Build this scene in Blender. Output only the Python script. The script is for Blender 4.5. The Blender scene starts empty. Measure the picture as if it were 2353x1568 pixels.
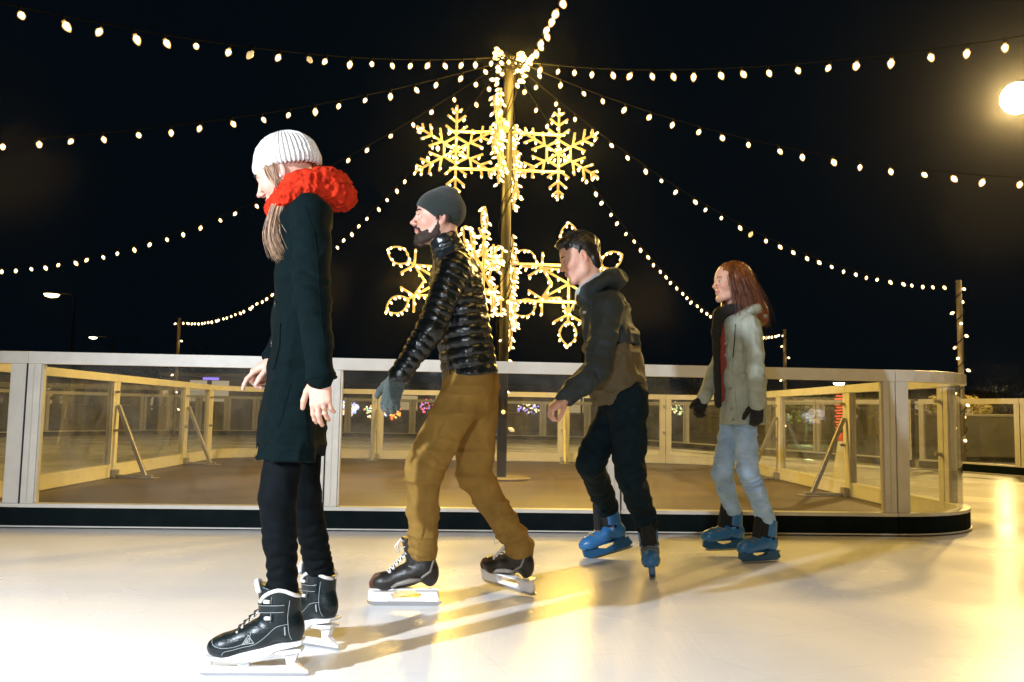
import bpy, math, random
import numpy as np
from mathutils import Vector, Matrix
FLASH_A, FLASH_B, AMB, FLOOD, STR = 230.0, 1400.0, 1.0, 8500.0, 88.0

# ------------------------------------------------------------------ camera, sky, light
SC = bpy.context.scene
C = SC.collection
R = math.radians
SC.render.engine = 'CYCLES'
SC.cycles.use_denoising = True
SC.cycles.max_bounces = 8
SC.cycles.transparent_max_bounces = 16
SC.cycles.transmission_bounces = 8
SC.cycles.sample_clamp_indirect = 3.0
SC.cycles.caustics_reflective = False
SC.cycles.caustics_refractive = False
SC.view_settings.view_transform = 'Standard'
SC.view_settings.look = 'None'
SC.view_settings.gamma = 1.0
SC.view_settings.exposure = 0.0

CAM_H, LENS = 0.85, 30.0
PITCH = math.atan(72.0 / (1024 * LENS / 36.0))
ROLL = R(1.02)
cam_data = bpy.data.cameras.new('camera')
cam = bpy.data.objects.new('camera', cam_data)
C.objects.link(cam)
cam_data.lens = LENS
cam_data.sensor_width = 36.0
cam_data.clip_start = 0.05
cam_data.clip_end = 600.0
CAM_M = Matrix.Translation((0, 0, CAM_H)) @ Matrix.Rotation(R(90) + PITCH, 4, 'X') @ Matrix.Rotation(ROLL, 4, 'Z')
cam.matrix_world = CAM_M
SC.camera = cam

world = bpy.data.worlds.new('World')
SC.world = world
world.use_nodes = True
bg = world.node_tree.nodes['Background']
bg.inputs['Color'].default_value = (0.0009, 0.0027, 0.0046, 1)
bg.inputs['Strength'].default_value = 1.0

def lamp(name, kind, loc, energy, color, target=None, size=0.1, spot=None, blend=0.6):
    d = bpy.data.lights.new(name, kind)
    d.energy = energy
    d.color = color
    d.shadow_soft_size = size
    if name.startswith('glow'): d.specular_factor = 0.12
    if kind == 'SPOT':
        d.spot_size = spot
        d.spot_blend = blend
    o = bpy.data.objects.new(name, d)
    C.objects.link(o)
    o.location = loc
    if target is not None:
        o.rotation_euler = (Vector(target) - Vector(loc)).to_track_quat('-Z', 'Y').to_euler()
    return o

WARM = (1.0, 0.61, 0.15)
GOLD = (1.0, 0.62, 0.10)
# the photographer's flash and its second head on a low stand further to the left
lamp('flash_main', 'SPOT', (-0.38, 0.0, 1.5), FLASH_A, (0.84, 0.91, 1.0), (-1.0, 4.6, 0.55), 0.04, R(90), 0.9)
lamp('flash_side', 'SPOT', (-3.1, 0.2, 2.1), FLASH_B, (0.82, 0.90, 1.0), (0.5, 5.0, 0.0), 0.05, R(105), 0.9)

# ------------------------------------------------------------------ helpers
def P(x, y, d):
    """World point seen at (x, y) of a 2353 px wide picture, at distance d straight ahead of the camera's foot."""
    k = 36.0 / LENS / 2353.0
    v = CAM_M.to_3x3() @ Vector(((x - 1176.5) * k, (784.0 - y) * k, -1.0))
    t = d / v.y
    return Vector((v.x * t, v.y * t, CAM_H + v.z * t))

def G(x, y, z=0.0):
    """World point of height z seen at (x, y)."""
    k = 36.0 / LENS / 2353.0
    v = CAM_M.to_3x3() @ Vector(((x - 1176.5) * k, (784.0 - y) * k, -1.0))
    t = (z - CAM_H) / v.z
    return Vector((v.x * t, v.y * t, z))

def tag(o, label=None, cat=None, group=None, kind=None):
    if label: o['label'] = label
    if cat: o['category'] = cat
    if group: o['group'] = group
    if kind: o['kind'] = kind
    return o

def empty(name, loc, label=None, cat=None, group=None):
    o = bpy.data.objects.new(name, None)
    o.empty_display_size = 0.1
    C.objects.link(o)
    o.location = loc
    return tag(o, label, cat, group)

class MB:
    """Collects simple solids and links them as one mesh object."""
    def __init__(self):
        self.v, self.f, self.m = [], [], []
    def add(self, vs, fs, mi=0):
        b = len(self.v)
        self.v += [tuple(p) for p in vs]
        self.f += [tuple(b + i for i in f) for f in fs]
        self.m += [mi] * len(fs)
        return self
    def box(self, lo, hi, mi=0, M=None):
        x0, y0, z0 = lo; x1, y1, z1 = hi
        vs = [Vector(p) for p in ((x0,y0,z0),(x1,y0,z0),(x1,y1,z0),(x0,y1,z0),(x0,y0,z1),(x1,y0,z1),(x1,y1,z1),(x0,y1,z1))]
        if M is not None: vs = [M @ p for p in vs]
        return self.add(vs, [(0,3,2,1),(4,5,6,7),(0,1,5,4),(1,2,6,5),(2,3,7,6),(3,0,4,7)], mi)
    def bar(self, a, b, w, h, mi=0, up=(0, 0, 1)):
        """Box from a to b, w wide across, h tall along up."""
        a, b, up = Vector(a), Vector(b), Vector(up)
        d = (b - a).normalized()
        s = d.cross(up).normalized(); u = s.cross(d)
        vs = []
        for p in (a, b):
            for i, j in ((-1,-1),(1,-1),(1,1),(-1,1)):
                vs.append(p + s * (i * w / 2) + u * (j * h / 2))
        return self.add(vs, [(0,1,2,3),(7,6,5,4),(0,4,5,1),(1,5,6,2),(2,6,7,3),(3,7,4,0)], mi)
    def tube(self, pts, r, n=8, mi=0, caps=True):
        pts = [Vector(p) for p in pts]
        rs = r if isinstance(r, (list, tuple)) else [r] * len(pts)
        base = len(self.v)
        ref = None
        for i, p in enumerate(pts):
            d = (pts[min(i + 1, len(pts) - 1)] - pts[max(i - 1, 0)])
            d = d.normalized() if d.length > 1e-9 else Vector((0, 0, 1))
            if ref is None:
                ref = d.orthogonal().normalized()
            ref = (ref - d * ref.dot(d))
            ref = ref.normalized() if ref.length > 1e-6 else d.orthogonal().normalized()
            w = d.cross(ref)
            for k in range(n):
                a = 2 * math.pi * k / n
                self.v.append(tuple(p + (ref * math.cos(a) + w * math.sin(a)) * rs[i]))
        for i in range(len(pts) - 1):
            for k in range(n):
                a = base + i * n + k; b = base + i * n + (k + 1) % n
                self.f.append((a, b, b + n, a + n)); self.m.append(mi)
        if caps:
            self.f.append(tuple(base + k for k in reversed(range(n)))); self.m.append(mi)
            e = base + (len(pts) - 1) * n
            self.f.append(tuple(e + k for k in range(n))); self.m.append(mi)
        return self
    def lathe(self, prof, n=16, M=None, mi=0):
        base = len(self.v)
        for r, z in prof:
            for k in range(n):
                a = 2 * math.pi * k / n
                p = Vector((r * math.cos(a), r * math.sin(a), z))
                self.v.append(tuple(M @ p if M is not None else p))
        for i in range(len(prof) - 1):
            for k in range(n):
                a = base + i * n + k; b = base + i * n + (k + 1) % n
                self.f.append((a, b, b + n, a + n)); self.m.append(mi)
        self.f.append(tuple(base + k for k in reversed(range(n)))); self.m.append(mi)
        e = base + (len(prof) - 1) * n
        self.f.append(tuple(e + k for k in range(n))); self.m.append(mi)
        return self
    def prism(self, poly, y0, y1, M=None, mi=0):
        """Outline in the xz plane given thickness along y."""
        n = len(poly)
        vs = [Vector((x, y0, z)) for x, z in poly] + [Vector((x, y1, z)) for x, z in poly]
        if M is not None: vs = [M @ p for p in vs]
        fs = [tuple(range(n)), tuple(reversed(range(n, 2 * n)))]
        fs += [(i, i + n, (i + 1) % n + n, (i + 1) % n) for i in range(n)]
        return self.add(vs, fs, mi)
    def build(self, name, mats, parent=None, smooth=False, bevel=0.0, origin=None):
        me = bpy.data.meshes.new(name)
        vs = self.v
        if origin is not None:
            vs = [tuple(Vector(p) - Vector(origin)) for p in vs]
        me.from_pydata(vs, [], self.f)
        mats = mats if isinstance(mats, (list, tuple)) else [mats]
        for m in mats: me.materials.append(m)
        me.polygons.foreach_set('material_index', self.m)
        me.polygons.foreach_set('use_smooth', [smooth] * len(me.polygons))
        me.update()
        o = bpy.data.objects.new(name, me)
        C.objects.link(o)
        if parent is not None: o.parent = parent
        if bevel > 0:
            bm_ = o.modifiers.new('bevel', 'BEVEL')
            bm_.width = bevel; bm_.segments = 2; bm_.limit_method = 'ANGLE'
        return o

# ------------------------------------------------------------------ materials
def mat(name, color, rough=0.5, metal=0.0, spec=0.5, noise=None, bump=None, sheen=0.0, coat=0.0, emit=None, trans=0.0, ior=1.45, sss=0.0):
    """noise=(scale, amount[, second colour]); bump=(scale, distance, kind)."""
    m = bpy.data.materials.new(name)
    m.use_nodes = True
    nt = m.node_tree; N = nt.nodes; L = nt.links
    b = N['Principled BSDF']
    b.inputs['Base Color'].default_value = (*color, 1)
    b.inputs['Roughness'].default_value = rough
    b.inputs['Metallic'].default_value = metal
    b.inputs['Specular IOR Level'].default_value = spec
    b.inputs['IOR'].default_value = ior
    b.inputs['Sheen Weight'].default_value = sheen
    b.inputs['Coat Weight'].default_value = coat
    b.inputs['Transmission Weight'].default_value = trans
    if sss:
        b.inputs['Subsurface Weight'].default_value = sss
        b.inputs['Subsurface Radius'].default_value = (0.012, 0.005, 0.003)
        b.inputs['Subsurface Scale'].default_value = 1.0
    tc = N.new('ShaderNodeTexCoord')
    if noise:
        nz = N.new('ShaderNodeTexNoise')
        nz.inputs['Scale'].default_value = noise[0]; nz.inputs['Detail'].default_value = 6
        L.new(tc.outputs['Object'], nz.inputs['Vector'])
        ramp = N.new('ShaderNodeMapRange')
        ramp.inputs['From Min'].default_value = 0.3; ramp.inputs['From Max'].default_value = 0.7
        L.new(nz.outputs['Fac'], ramp.inputs['Value'])
        mx = N.new('ShaderNodeMix'); mx.data_type = 'RGBA'
        c2 = noise[2] if len(noise) > 2 else tuple(c * (1 - noise[1]) for c in color)
        mx.inputs['A'].default_value = (*color, 1); mx.inputs['B'].default_value = (*c2, 1)
        L.new(ramp.outputs['Result'], mx.inputs['Factor'])
        L.new(mx.outputs['Result'], b.inputs['Base Color'])
    if bump:
        bp = N.new('ShaderNodeBump')
        bp.inputs['Distance'].default_value = bump[1]
        bp.inputs['Strength'].default_value = 1.0
        if bump[2] == 'noise':
            t = N.new('ShaderNodeTexNoise'); t.inputs['Detail'].default_value = 4
        elif bump[2] == 'voronoi':
            t = N.new('ShaderNodeTexVoronoi')
        else:
            t = N.new('ShaderNodeTexWave'); t.bands_direction = bump[2]
            t.inputs['Distortion'].default_value = 1.0
        t.inputs['Scale'].default_value = bump[0]
        L.new(tc.outputs['Object'], t.inputs['Vector'])
        L.new(t.outputs[0], bp.inputs['Height'])
        L.new(bp.outputs['Normal'], b.inputs['Normal'])
    if emit:
        b.inputs['Emission Color'].default_value = (*emit[0], 1)
        b.inputs['Emission Strength'].default_value = emit[1]
    return m

def glow(name, color, strength, sample=True):
    m = mat(name, (0.8, 0.7, 0.5), 0.4, emit=(color, strength))
    m.cycles.emission_sampling = 'FRONT' if sample else 'NONE'
    return m

def thin_glass(name, tint=(0.965, 0.975, 0.97), ior=1.38, rough=0.02, dirt=0.06):
    """Flat pane: clear film that mirrors a little and carries a film of scuffs."""
    m = bpy.data.materials.new(name); m.use_nodes = True
    nt = m.node_tree; N = nt.nodes; L = nt.links
    N.remove(N['Principled BSDF'])
    out = N['Material Output']
    tr = N.new('ShaderNodeBsdfTransparent'); tr.inputs['Color'].default_value = (*tint, 1)
    gl = N.new('ShaderNodeBsdfGlossy'); gl.inputs['Roughness'].default_value = rough
    fr = N.new('ShaderNodeFresnel')
    ge = N.new('ShaderNodeNewGeometry')
    io = N.new('ShaderNodeMapRange')               # same mirror strength on both faces of the pane
    io.inputs['To Min'].default_value = ior; io.inputs['To Max'].default_value = 1.0 / ior
    L.new(ge.outputs['Backfacing'], io.inputs['Value']); L.new(io.outputs['Result'], fr.inputs['IOR'])
    m1 = N.new('ShaderNodeMixShader')
    L.new(fr.outputs[0], m1.inputs[0]); L.new(tr.outputs[0], m1.inputs[1]); L.new(gl.outputs[0], m1.inputs[2])
    df = N.new('ShaderNodeBsdfDiffuse'); df.inputs['Color'].default_value = (0.55, 0.52, 0.46, 1)
    tc = N.new('ShaderNodeTexCoord')
    nz = N.new('ShaderNodeTexNoise'); nz.inputs['Scale'].default_value = 2.3; nz.inputs['Detail'].default_value = 8
    nz.inputs['Distortion'].default_value = 1.5
    L.new(tc.outputs['Object'], nz.inputs['Vector'])
    mr = N.new('ShaderNodeMapRange')
    mr.inputs['From Min'].default_value = 0.35; mr.inputs['From Max'].default_value = 0.85
    mr.inputs['To Min'].default_value = dirt * 0.4; mr.inputs['To Max'].default_value = dirt * 2.2
    L.new(nz.outputs['Fac'], mr.inputs['Value'])
    m2 = N.new('ShaderNodeMixShader')
    L.new(mr.outputs['Result'], m2.inputs[0]); L.new(m1.outputs[0], m2.inputs[1]); L.new(df.outputs[0], m2.inputs[2])
    L.new(m2.outputs[0], out.inputs['Surface'])
    return m
# ------------------------------------------------------------------ the setting
M_frame = mat('painted_aluminium', (0.62, 0.60, 0.55), 0.38, spec=0.5, noise=(9, 0.12), bump=(160, 0.0006, 'noise'))
M_frame_in = mat('aluminium_inner', (0.55, 0.52, 0.45), 0.35, metal=0.15, noise=(6, 0.2))
M_kick = mat('black_kickboard', (0.002, 0.006, 0.007), 0.8, spec=.08, noise=(7, 0.5, (0.006, 0.010, 0.011)), bump=(220, 0.001, 'noise'))
M_glass = thin_glass('clear_panel', dirt=0.035)
M_seam = mat('dark_rubber_seam', (0.01, 0.01, 0.01), 0.7)
M_steel = mat('galvanised_steel', (0.42, 0.40, 0.36), 0.4, metal=0.6, noise=(20, 0.3))

def ice_material():
    m = bpy.data.materials.new('ice'); m.use_nodes = True
    nt = m.node_tree; N = nt.nodes; L = nt.links
    b = N['Principled BSDF']
    tc = N.new('ShaderNodeTexCoord')
    n1 = N.new('ShaderNodeTexNoise'); n1.inputs['Scale'].default_value = 0.8; n1.inputs['Detail'].default_value = 5
    L.new(tc.outputs['Object'], n1.inputs['Vector'])
    mx = N.new('ShaderNodeMix'); mx.data_type = 'RGBA'
    mx.inputs['A'].default_value = (0.80, 0.80, 0.80, 1); mx.inputs['B'].default_value = (0.90, 0.90, 0.90, 1)
    L.new(n1.outputs['Fac'], mx.inputs['Factor'])
    # fine skate cuts: long, thin, slightly curved scratches
    mp = N.new('ShaderNodeMapping'); mp.inputs['Scale'].default_value = (1.2, 26.0, 1.0); mp.inputs['Rotation'].default_value = (0, 0, 0.12)
    L.new(tc.outputs['Object'], mp.inputs['Vector'])
    n2 = N.new('ShaderNodeTexNoise'); n2.inputs['Scale'].default_value = 2.0; n2.inputs['Detail'].default_value = 8; n2.inputs['Roughness'].default_value = 0.7
    n2.inputs['Distortion'].default_value = 0.6
    L.new(mp.outputs[0], n2.inputs['Vector'])
    mp2 = N.new('ShaderNodeMapping'); mp2.inputs['Scale'].default_value = (40.0, 1.6, 1.0); mp2.inputs['Rotation'].default_value = (0, 0, 0.9)
    L.new(tc.outputs['Object'], mp2.inputs['Vector'])
    n3 = N.new('ShaderNodeTexNoise'); n3.inputs['Scale'].default_value = 1.5; n3.inputs['Detail'].default_value = 6
    L.new(mp2.outputs[0], n3.inputs['Vector'])
    ad = N.new('ShaderNodeMath'); ad.operation = 'ADD'
    L.new(n2.outputs['Fac'], ad.inputs[0]); L.new(n3.outputs['Fac'], ad.inputs[1])
    bp = N.new('ShaderNodeBump'); bp.inputs['Distance'].default_value = 0.0012; bp.inputs['Strength'].default_value = 0.5
    L.new(ad.outputs[0], bp.inputs['Height']); L.new(bp.outputs['Normal'], b.inputs['Normal'])
    mr = N.new('ShaderNodeMapRange'); mr.inputs['From Min'].default_value = 0.35; mr.inputs['From Max'].default_value = 0.7
    mr.inputs['To Min'].default_value = 0.19; mr.inputs['To Max'].default_value = 0.32
    L.new(n1.outputs['Fac'], mr.inputs['Value']); L.new(mr.outputs['Result'], b.inputs['Roughness'])
    # faint grey cuts in the colour
    cr = N.new('ShaderNodeMapRange'); cr.inputs['From Min'].default_value = 0.62; cr.inputs['From Max'].default_value = 0.72
    cr.inputs['To Min'].default_value = 0.0; cr.inputs['To Max'].default_value = 0.30
    L.new(n2.outputs['Fac'], cr.inputs['Value'])
    m2 = N.new('ShaderNodeMix'); m2.data_type = 'RGBA'; m2.inputs['B'].default_value = (0.45, 0.44, 0.43, 1)
    L.new(cr.outputs['Result'], m2.inputs['Factor']); L.new(mx.outputs['Result'], m2.inputs['A'])
    # long curved blade cuts
    prev = m2.outputs['Result']
    for i, (sc, loc, dist) in enumerate(((0.55, (3.1, -2.0, 0), 3.0), (0.8, (-5.0, 7.5, 0), 4.0), (0.42, (9.0, 3.0, 0), 2.5), (1.1, (0.5, 12.0, 0), 5.0))):
        mpp = N.new('ShaderNodeMapping'); mpp.inputs['Location'].default_value = loc
        L.new(tc.outputs['Object'], mpp.inputs['Vector'])
        wv = N.new('ShaderNodeTexWave'); wv.wave_type = 'RINGS'; wv.rings_direction = 'Z'
        wv.inputs['Scale'].default_value = sc; wv.inputs['Distortion'].default_value = dist; wv.inputs['Detail'].default_value = 0.0; wv.inputs['Detail Scale'].default_value = .5
        L.new(mpp.outputs[0], wv.inputs['Vector'])
        th = N.new('ShaderNodeMapRange'); th.inputs['From Min'].default_value = .9985; th.inputs['From Max'].default_value = 1.0
        th.inputs['To Max'].default_value = .16
        L.new(wv.outputs['Fac'], th.inputs['Value'])
        mk = N.new('ShaderNodeMath'); mk.operation = 'MULTIPLY'
        br_ = N.new('ShaderNodeTexNoise'); br_.inputs['Scale'].default_value = 1.1 + i * .3
        L.new(mpp.outputs[0], br_.inputs['Vector'])
        sm = N.new('ShaderNodeMapRange'); sm.inputs['From Min'].default_value = .45; sm.inputs['From Max'].default_value = .6
        L.new(br_.outputs['Fac'], sm.inputs['Value'])
        L.new(th.outputs['Result'], mk.inputs[0]); L.new(sm.outputs['Result'], mk.inputs[1])
        mm = N.new('ShaderNodeMix'); mm.data_type = 'RGBA'; mm.inputs['B'].default_value = (0.42, 0.43, 0.45, 1)
        L.new(mk.outputs[0], mm.inputs['Factor']); L.new(prev, mm.inputs['A']); prev = mm.outputs['Result']
    L.new(prev, b.inputs['Base Color'])
    b.inputs['IOR'].default_value = 1.31
    b.inputs['Specular IOR Level'].default_value = 0.34
    return m

def sheet(name, poly, z, m, kind='structure'):
    mb = MB().add([(x, y, z) for x, y in poly], [tuple(range(len(poly)))])
    o = mb.build(name, m)
    return tag(o, kind=kind)

M_ground = mat('night_asphalt', (0.045, 0.043, 0.04), 0.8, noise=(0.5, 0.4), bump=(8, 0.01, 'noise'))
sheet('ground', [(-300, -40), (300, -40), (300, 500), (-300, 500)], -0.06, M_ground)

# rink outline (outer barrier) and the island in its middle
OUT = [(-12.5, -7.0), (10.5, -7.0), (10.9, 0.0), (8.9, 11.5), (7.2, 15.2), (3.0, 26.5), (-9.5, 27.0), (-12.5, 22.0)]
def round_poly(pts, radii, n=7):
    out = []
    N_ = len(pts)
    for i, p in enumerate(pts):
        a, b, c = Vector(pts[i - 1]), Vector(p), Vector(pts[(i + 1) % N_])
        r = radii[i] if isinstance(radii, (list, tuple)) else radii
        d1, d2 = (a - b).normalized(), (c - b).normalized()
        ang = d1.angle(d2)
        t = r / math.tan(ang / 2)
        s, e = b + d1 * t, b + d2 * t
        cen = b + (d1 + d2).normalized() * (r / math.sin(ang / 2))
        v0, v1 = s - cen, e - cen
        tot = v0.angle(v1)
        sg = 1 if (v0.x * v1.y - v0.y * v1.x) > 0 else -1
        for k in range(n + 1):
            an = sg * tot * k / n
            out.append((cen + Vector((v0.x * math.cos(an) - v0.y * math.sin(an), v0.x * math.sin(an) + v0.y * math.cos(an)))))
    return out
ISL = [(-4.45, 5.93), (3.72, 6.42), (3.66, 15.1), (-4.95, 14.9)]
M_ice = ice_material()
outer_line = round_poly(OUT, [3, 3, 2, 2, 2, 3, 4, 2], 5)
sheet('ice', [(p.x, p.y) for p in outer_line], 0.0, M_ice)

def island_floor_material():
    m = mat('worn_rubber_matting', (0.115, 0.083, 0.055), 0.5, noise=(1.4, 0.5), bump=(30, 0.003, 'noise'))
    return m
ISL_R = [1.07, 0.92, 0.92, 1.0]
isl_line = round_poly(ISL, ISL_R, 8)
sheet('island_floor', [(p.x, p.y) for p in isl_line], 0.012, island_floor_material())

H_B = 1.22
def panel(parent, a, b, nrm, first=True, brace=False, cream=True, name='panel'):
    """One glazed barrier panel from a to b; nrm points to the ice."""
    a, b = Vector((a[0], a[1], 0)), Vector((b[0], b[1], 0))
    L_ = (b - a).length
    d = (b - a).normalized(); n = Vector((nrm[0], nrm[1], 0)).normalized()
    M = Matrix.Translation(a) @ Matrix((( d.x, n.x, 0, 0), (d.y, n.y, 0, 0), (0, 0, 1, 0), (0, 0, 0, 1)))
    g = 0.004
    W = 0.092
    f = MB()
    f.box((g, -0.035, 0.17), (W, 0.035, H_B - 0.085), 0, M)
    f.box((L_ - W, -0.035, 0.17), (L_ - g, 0.035, H_B - 0.085), 0, M)
    f.box((g, -0.045, H_B - 0.085), (L_ - g, 0.045, H_B), 0, M)
    f.box((W, -0.012, 0.172), (W + 0.014, 0.026, H_B - 0.085), 1, M)
    f.box((L_ - W - 0.014, -0.012, 0.172), (L_ - W, 0.026, H_B - 0.085), 1, M)
    f.box((g, -0.04, 0.145), (L_ - g, 0.055, 0.17), 0, M)
    # shallow grooves down the uprights
    f.box((W * 0.5 - 0.004, 0.035, 0.18), (W * 0.5 + 0.004, 0.037, H_B - 0.09), 1, M)
    f.box((L_ - W * 0.5 - 0.004, 0.035, 0.18), (L_ - W * 0.5 + 0.004, 0.037, H_B - 0.09), 1, M)
    o = f.build(name, [M_frame, M_frame_in], parent, bevel=0.004)
    MB().box((W + 0.0142, -0.003, 0.171), (L_ - W - 0.0142, 0.003, H_B - 0.087), 0, M).build('glass', M_glass, o)
    MB().box((g * .5, 0.0, 0.022), (L_ - g * .5, 0.05, 0.1445), 0, M).build('kick_board', M_kick, o)
    k = MB()
    k.box((g, -0.02, 0.013), (L_ - g, 0.062, 0.022), 0, M)
    if cream:
        k.box((g, -0.036, 0.022), (L_ - g, -0.001, 0.1445), 0, M)
    k.build('base_rail', [M_frame], o)
    if first:
        MB().box((-0.004, -0.03, 0.02), (0.004, 0.043, H_B - 0.004), 0, M).build('seam', M_seam, o)
        for zc in (0.55, 1.0):
            MB().box((0.03, -0.085, zc), (0.055, -0.036, zc + .03), 0, M).build('clip', M_steel, o)
    if brace:
        br = MB()
        br.bar(M @ Vector((0.0, -0.06, 0.86)), M @ Vector((0.0, -0.42, 0.03)), 0.045, 0.045)
        br.bar(M @ Vector((0.0, -0.03, 0.035)), M @ Vector((0.0, -0.5, 0.035)), 0.05, 0.03)
        br.box((-0.09, -0.56, 0.014), (0.09, -0.36, 0.024), 0, M)
        br.box((-0.06, -0.09, 0.014), (0.06, -0.04, 0.11), 0, M)
        br.build('brace', M_steel, o, bevel=0.004)
    return o

def curved_panel(parent, pts, cen):
    """Corner panel bent along pts; cen is the centre of the bend."""
    f, gl, kk, br = MB(), MB(), MB(), MB()
    def strip(mb, ro, ri, z0, z1, mi=0, lo=0.0, hi=1.0):
        n = len(pts) - 1
        vs = []
        for i in range(n + 1):
            t = lo + (hi - lo) * i / n
            q = t * n; j = min(int(q), n - 1); u = q - j
            p = pts[j] * (1 - u) + pts[j + 1] * u
            r = (p - cen).normalized()
            for rr, z in ((ro, z0), (ro, z1), (ri, z1), (ri, z0)):
                c = p + r * rr
                vs.append((c.x, c.y, z))
        fs = []
        for i in range(n):
            for k in range(4):
                a = i * 4 + k; b = i * 4 + (k + 1) % 4
                fs.append((a, a + 4, b + 4, b))
        fs.append((0, 1, 2, 3)); e = n * 4; fs.append((e + 3, e + 2, e + 1, e))
        mb.add(vs, fs, mi)
    strip(f, 0.045, -0.045, H_B - 0.085, H_B)
    strip(f, 0.055, -0.04, 0.145, 0.17)
    strip(f, 0.035, -0.035, 0.17, H_B - 0.085, 0, 0.003, 0.07)
    strip(f, 0.035, -0.035, 0.17, H_B - 0.085, 0, 0.93, 0.997)
    o = f.build('panel', [M_frame, M_frame_in], parent, bevel=0.004)
    strip(gl, 0.003, -0.003, 0.171, H_B - 0.087, 0, 0.072, 0.928)
    gl.build('glass', M_glass, o, smooth=False)
    strip(kk, 0.05, 0.0, 0.022, 0.1445); kk.build('kick_board', M_kick, o)
    strip(br, 0.062, -0.02, 0.013, 0.022); strip(br, -0.001, -0.036, 0.022, 0.1445)
    br.build('base_rail', M_frame, o)

def corner_pts(pts4, i, r, n=10):
    a, b, c = Vector(pts4[i - 1]), Vector(pts4[i]), Vector(pts4[(i + 1) % len(pts4)])
    d1, d2 = (a - b).normalized(), (c - b).normalized()
    ang = d1.angle(d2); t = r / math.tan(ang / 2)
    s, e = b + d1 * t, b + d2 * t
    cen = b + (d1 + d2).normalized() * (r / math.sin(ang / 2))
    v0, v1 = s - cen, e - cen
    tot = v0.angle(v1); sg = 1 if (v0.x * v1.y - v0.y * v1.x) > 0 else -1
    return [cen + Vector((v0.x * math.cos(sg * tot * k / n) - v0.y * math.sin(sg * tot * k / n), v0.x * math.sin(sg * tot * k / n) + v0.y * math.cos(sg * tot * k / n))) for k in range(n + 1)], cen, s, e

isl = tag(empty('island_barrier', (0, 0, 0)), 'waist high glazed barrier with black kickboard around the island with the tall pole', 'barrier')
corners = [corner_pts(ISL, i, ISL_R[i]) for i in range(4)]
for pts, cen, s, e in corners:
    curved_panel(isl, pts, cen)
# front joints as the photo shows them, then even splits on the other sides
def run(parent, a, b, nrm, cuts, braces=True, cream=True):
    a, b = Vector(a), Vector(b)
    ts = [0.0] + list(cuts) + [1.0]
    for i in range(len(ts) - 1):
        p, q = a.lerp(b, ts[i]), a.lerp(b, ts[i + 1])
        panel(parent, p, q, nrm, first=True, brace=braces and i > 0, cream=cream)
fl, fr_ = corners[0][3], corners[1][2]
def cut_at(x):
    g_ = G(x, 1216)
    return (g_.x - fl.x) / (fr_.x - fl.x)
run(isl, fl, fr_, (0, -1), [cut_at(748), cut_at(1415)], braces=False)
run(isl, corners[1][3], corners[2][2], (1, 0), [0.3, 0.64], True)
run(isl, corners[2][3], corners[3][2], (0, 1), [0.27, 0.5, 0.76], True)
run(isl, corners[3][3], corners[0][2], (-1, 0), [0.174, 0.55], True)

# outer barrier of the rink, ice on its inner side
outb = tag(empty('perimeter_barrier', (0, 0, 0)), 'long glazed barrier round the outside of the rink, seen beyond the island', 'barrier')
def outer_run(a, b, n):
    a, b = Vector(a), Vector(b)
    d = (b - a).normalized(); nrm = Vector((-d.y, d.x))
    for i in range(n):
        panel(outb, a.lerp(b, i / n), a.lerp(b, (i + 1) / n), nrm, first=True, brace=False, cream=True)
ol = outer_line
def outer_between(pa, pb):
    outer_run(pa, pb, max(1, round((Vector(pb) - Vector(pa)).length / 2.3)))
for i in range(len(ol)):
    a, b = ol[i], ol[(i + 1) % len(ol)]
    if (a - b).length < 0.05: continue
    if max(a.y, b.y) < 2: continue
    outer_between(a, b)
# ------------------------------------------------------------------ pole, snowflakes and strings of bulbs
M_pole = mat('pole_paint', (0.022, 0.019, 0.014), 0.5, metal=0.2, noise=(5, 0.3))
M_polewood = mat('slim_post', (0.36, 0.30, 0.20), 0.5, noise=(5, 0.3))
M_cord = mat('dark_cord', (0.004, 0.0035, 0.003), 0.9, spec=.1)
M_bulb = glow('warm_bulb', (1.0, 0.85, 0.55), 16.0, False)
M_bulb_dim = glow('dim_bulb', (1.0, 0.70, 0.32), 0.55, False)
M_rope = glow('lit_rope_tube', (1.0, 0.56, 0.12), 0.85, False)
M_rope.node_tree.nodes['Principled BSDF'].inputs['Base Color'].default_value = (.03, .02, .01, 1)
M_tip = glow('flake_bulb', (1.0, 0.86, 0.52), 13.0, False)

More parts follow.
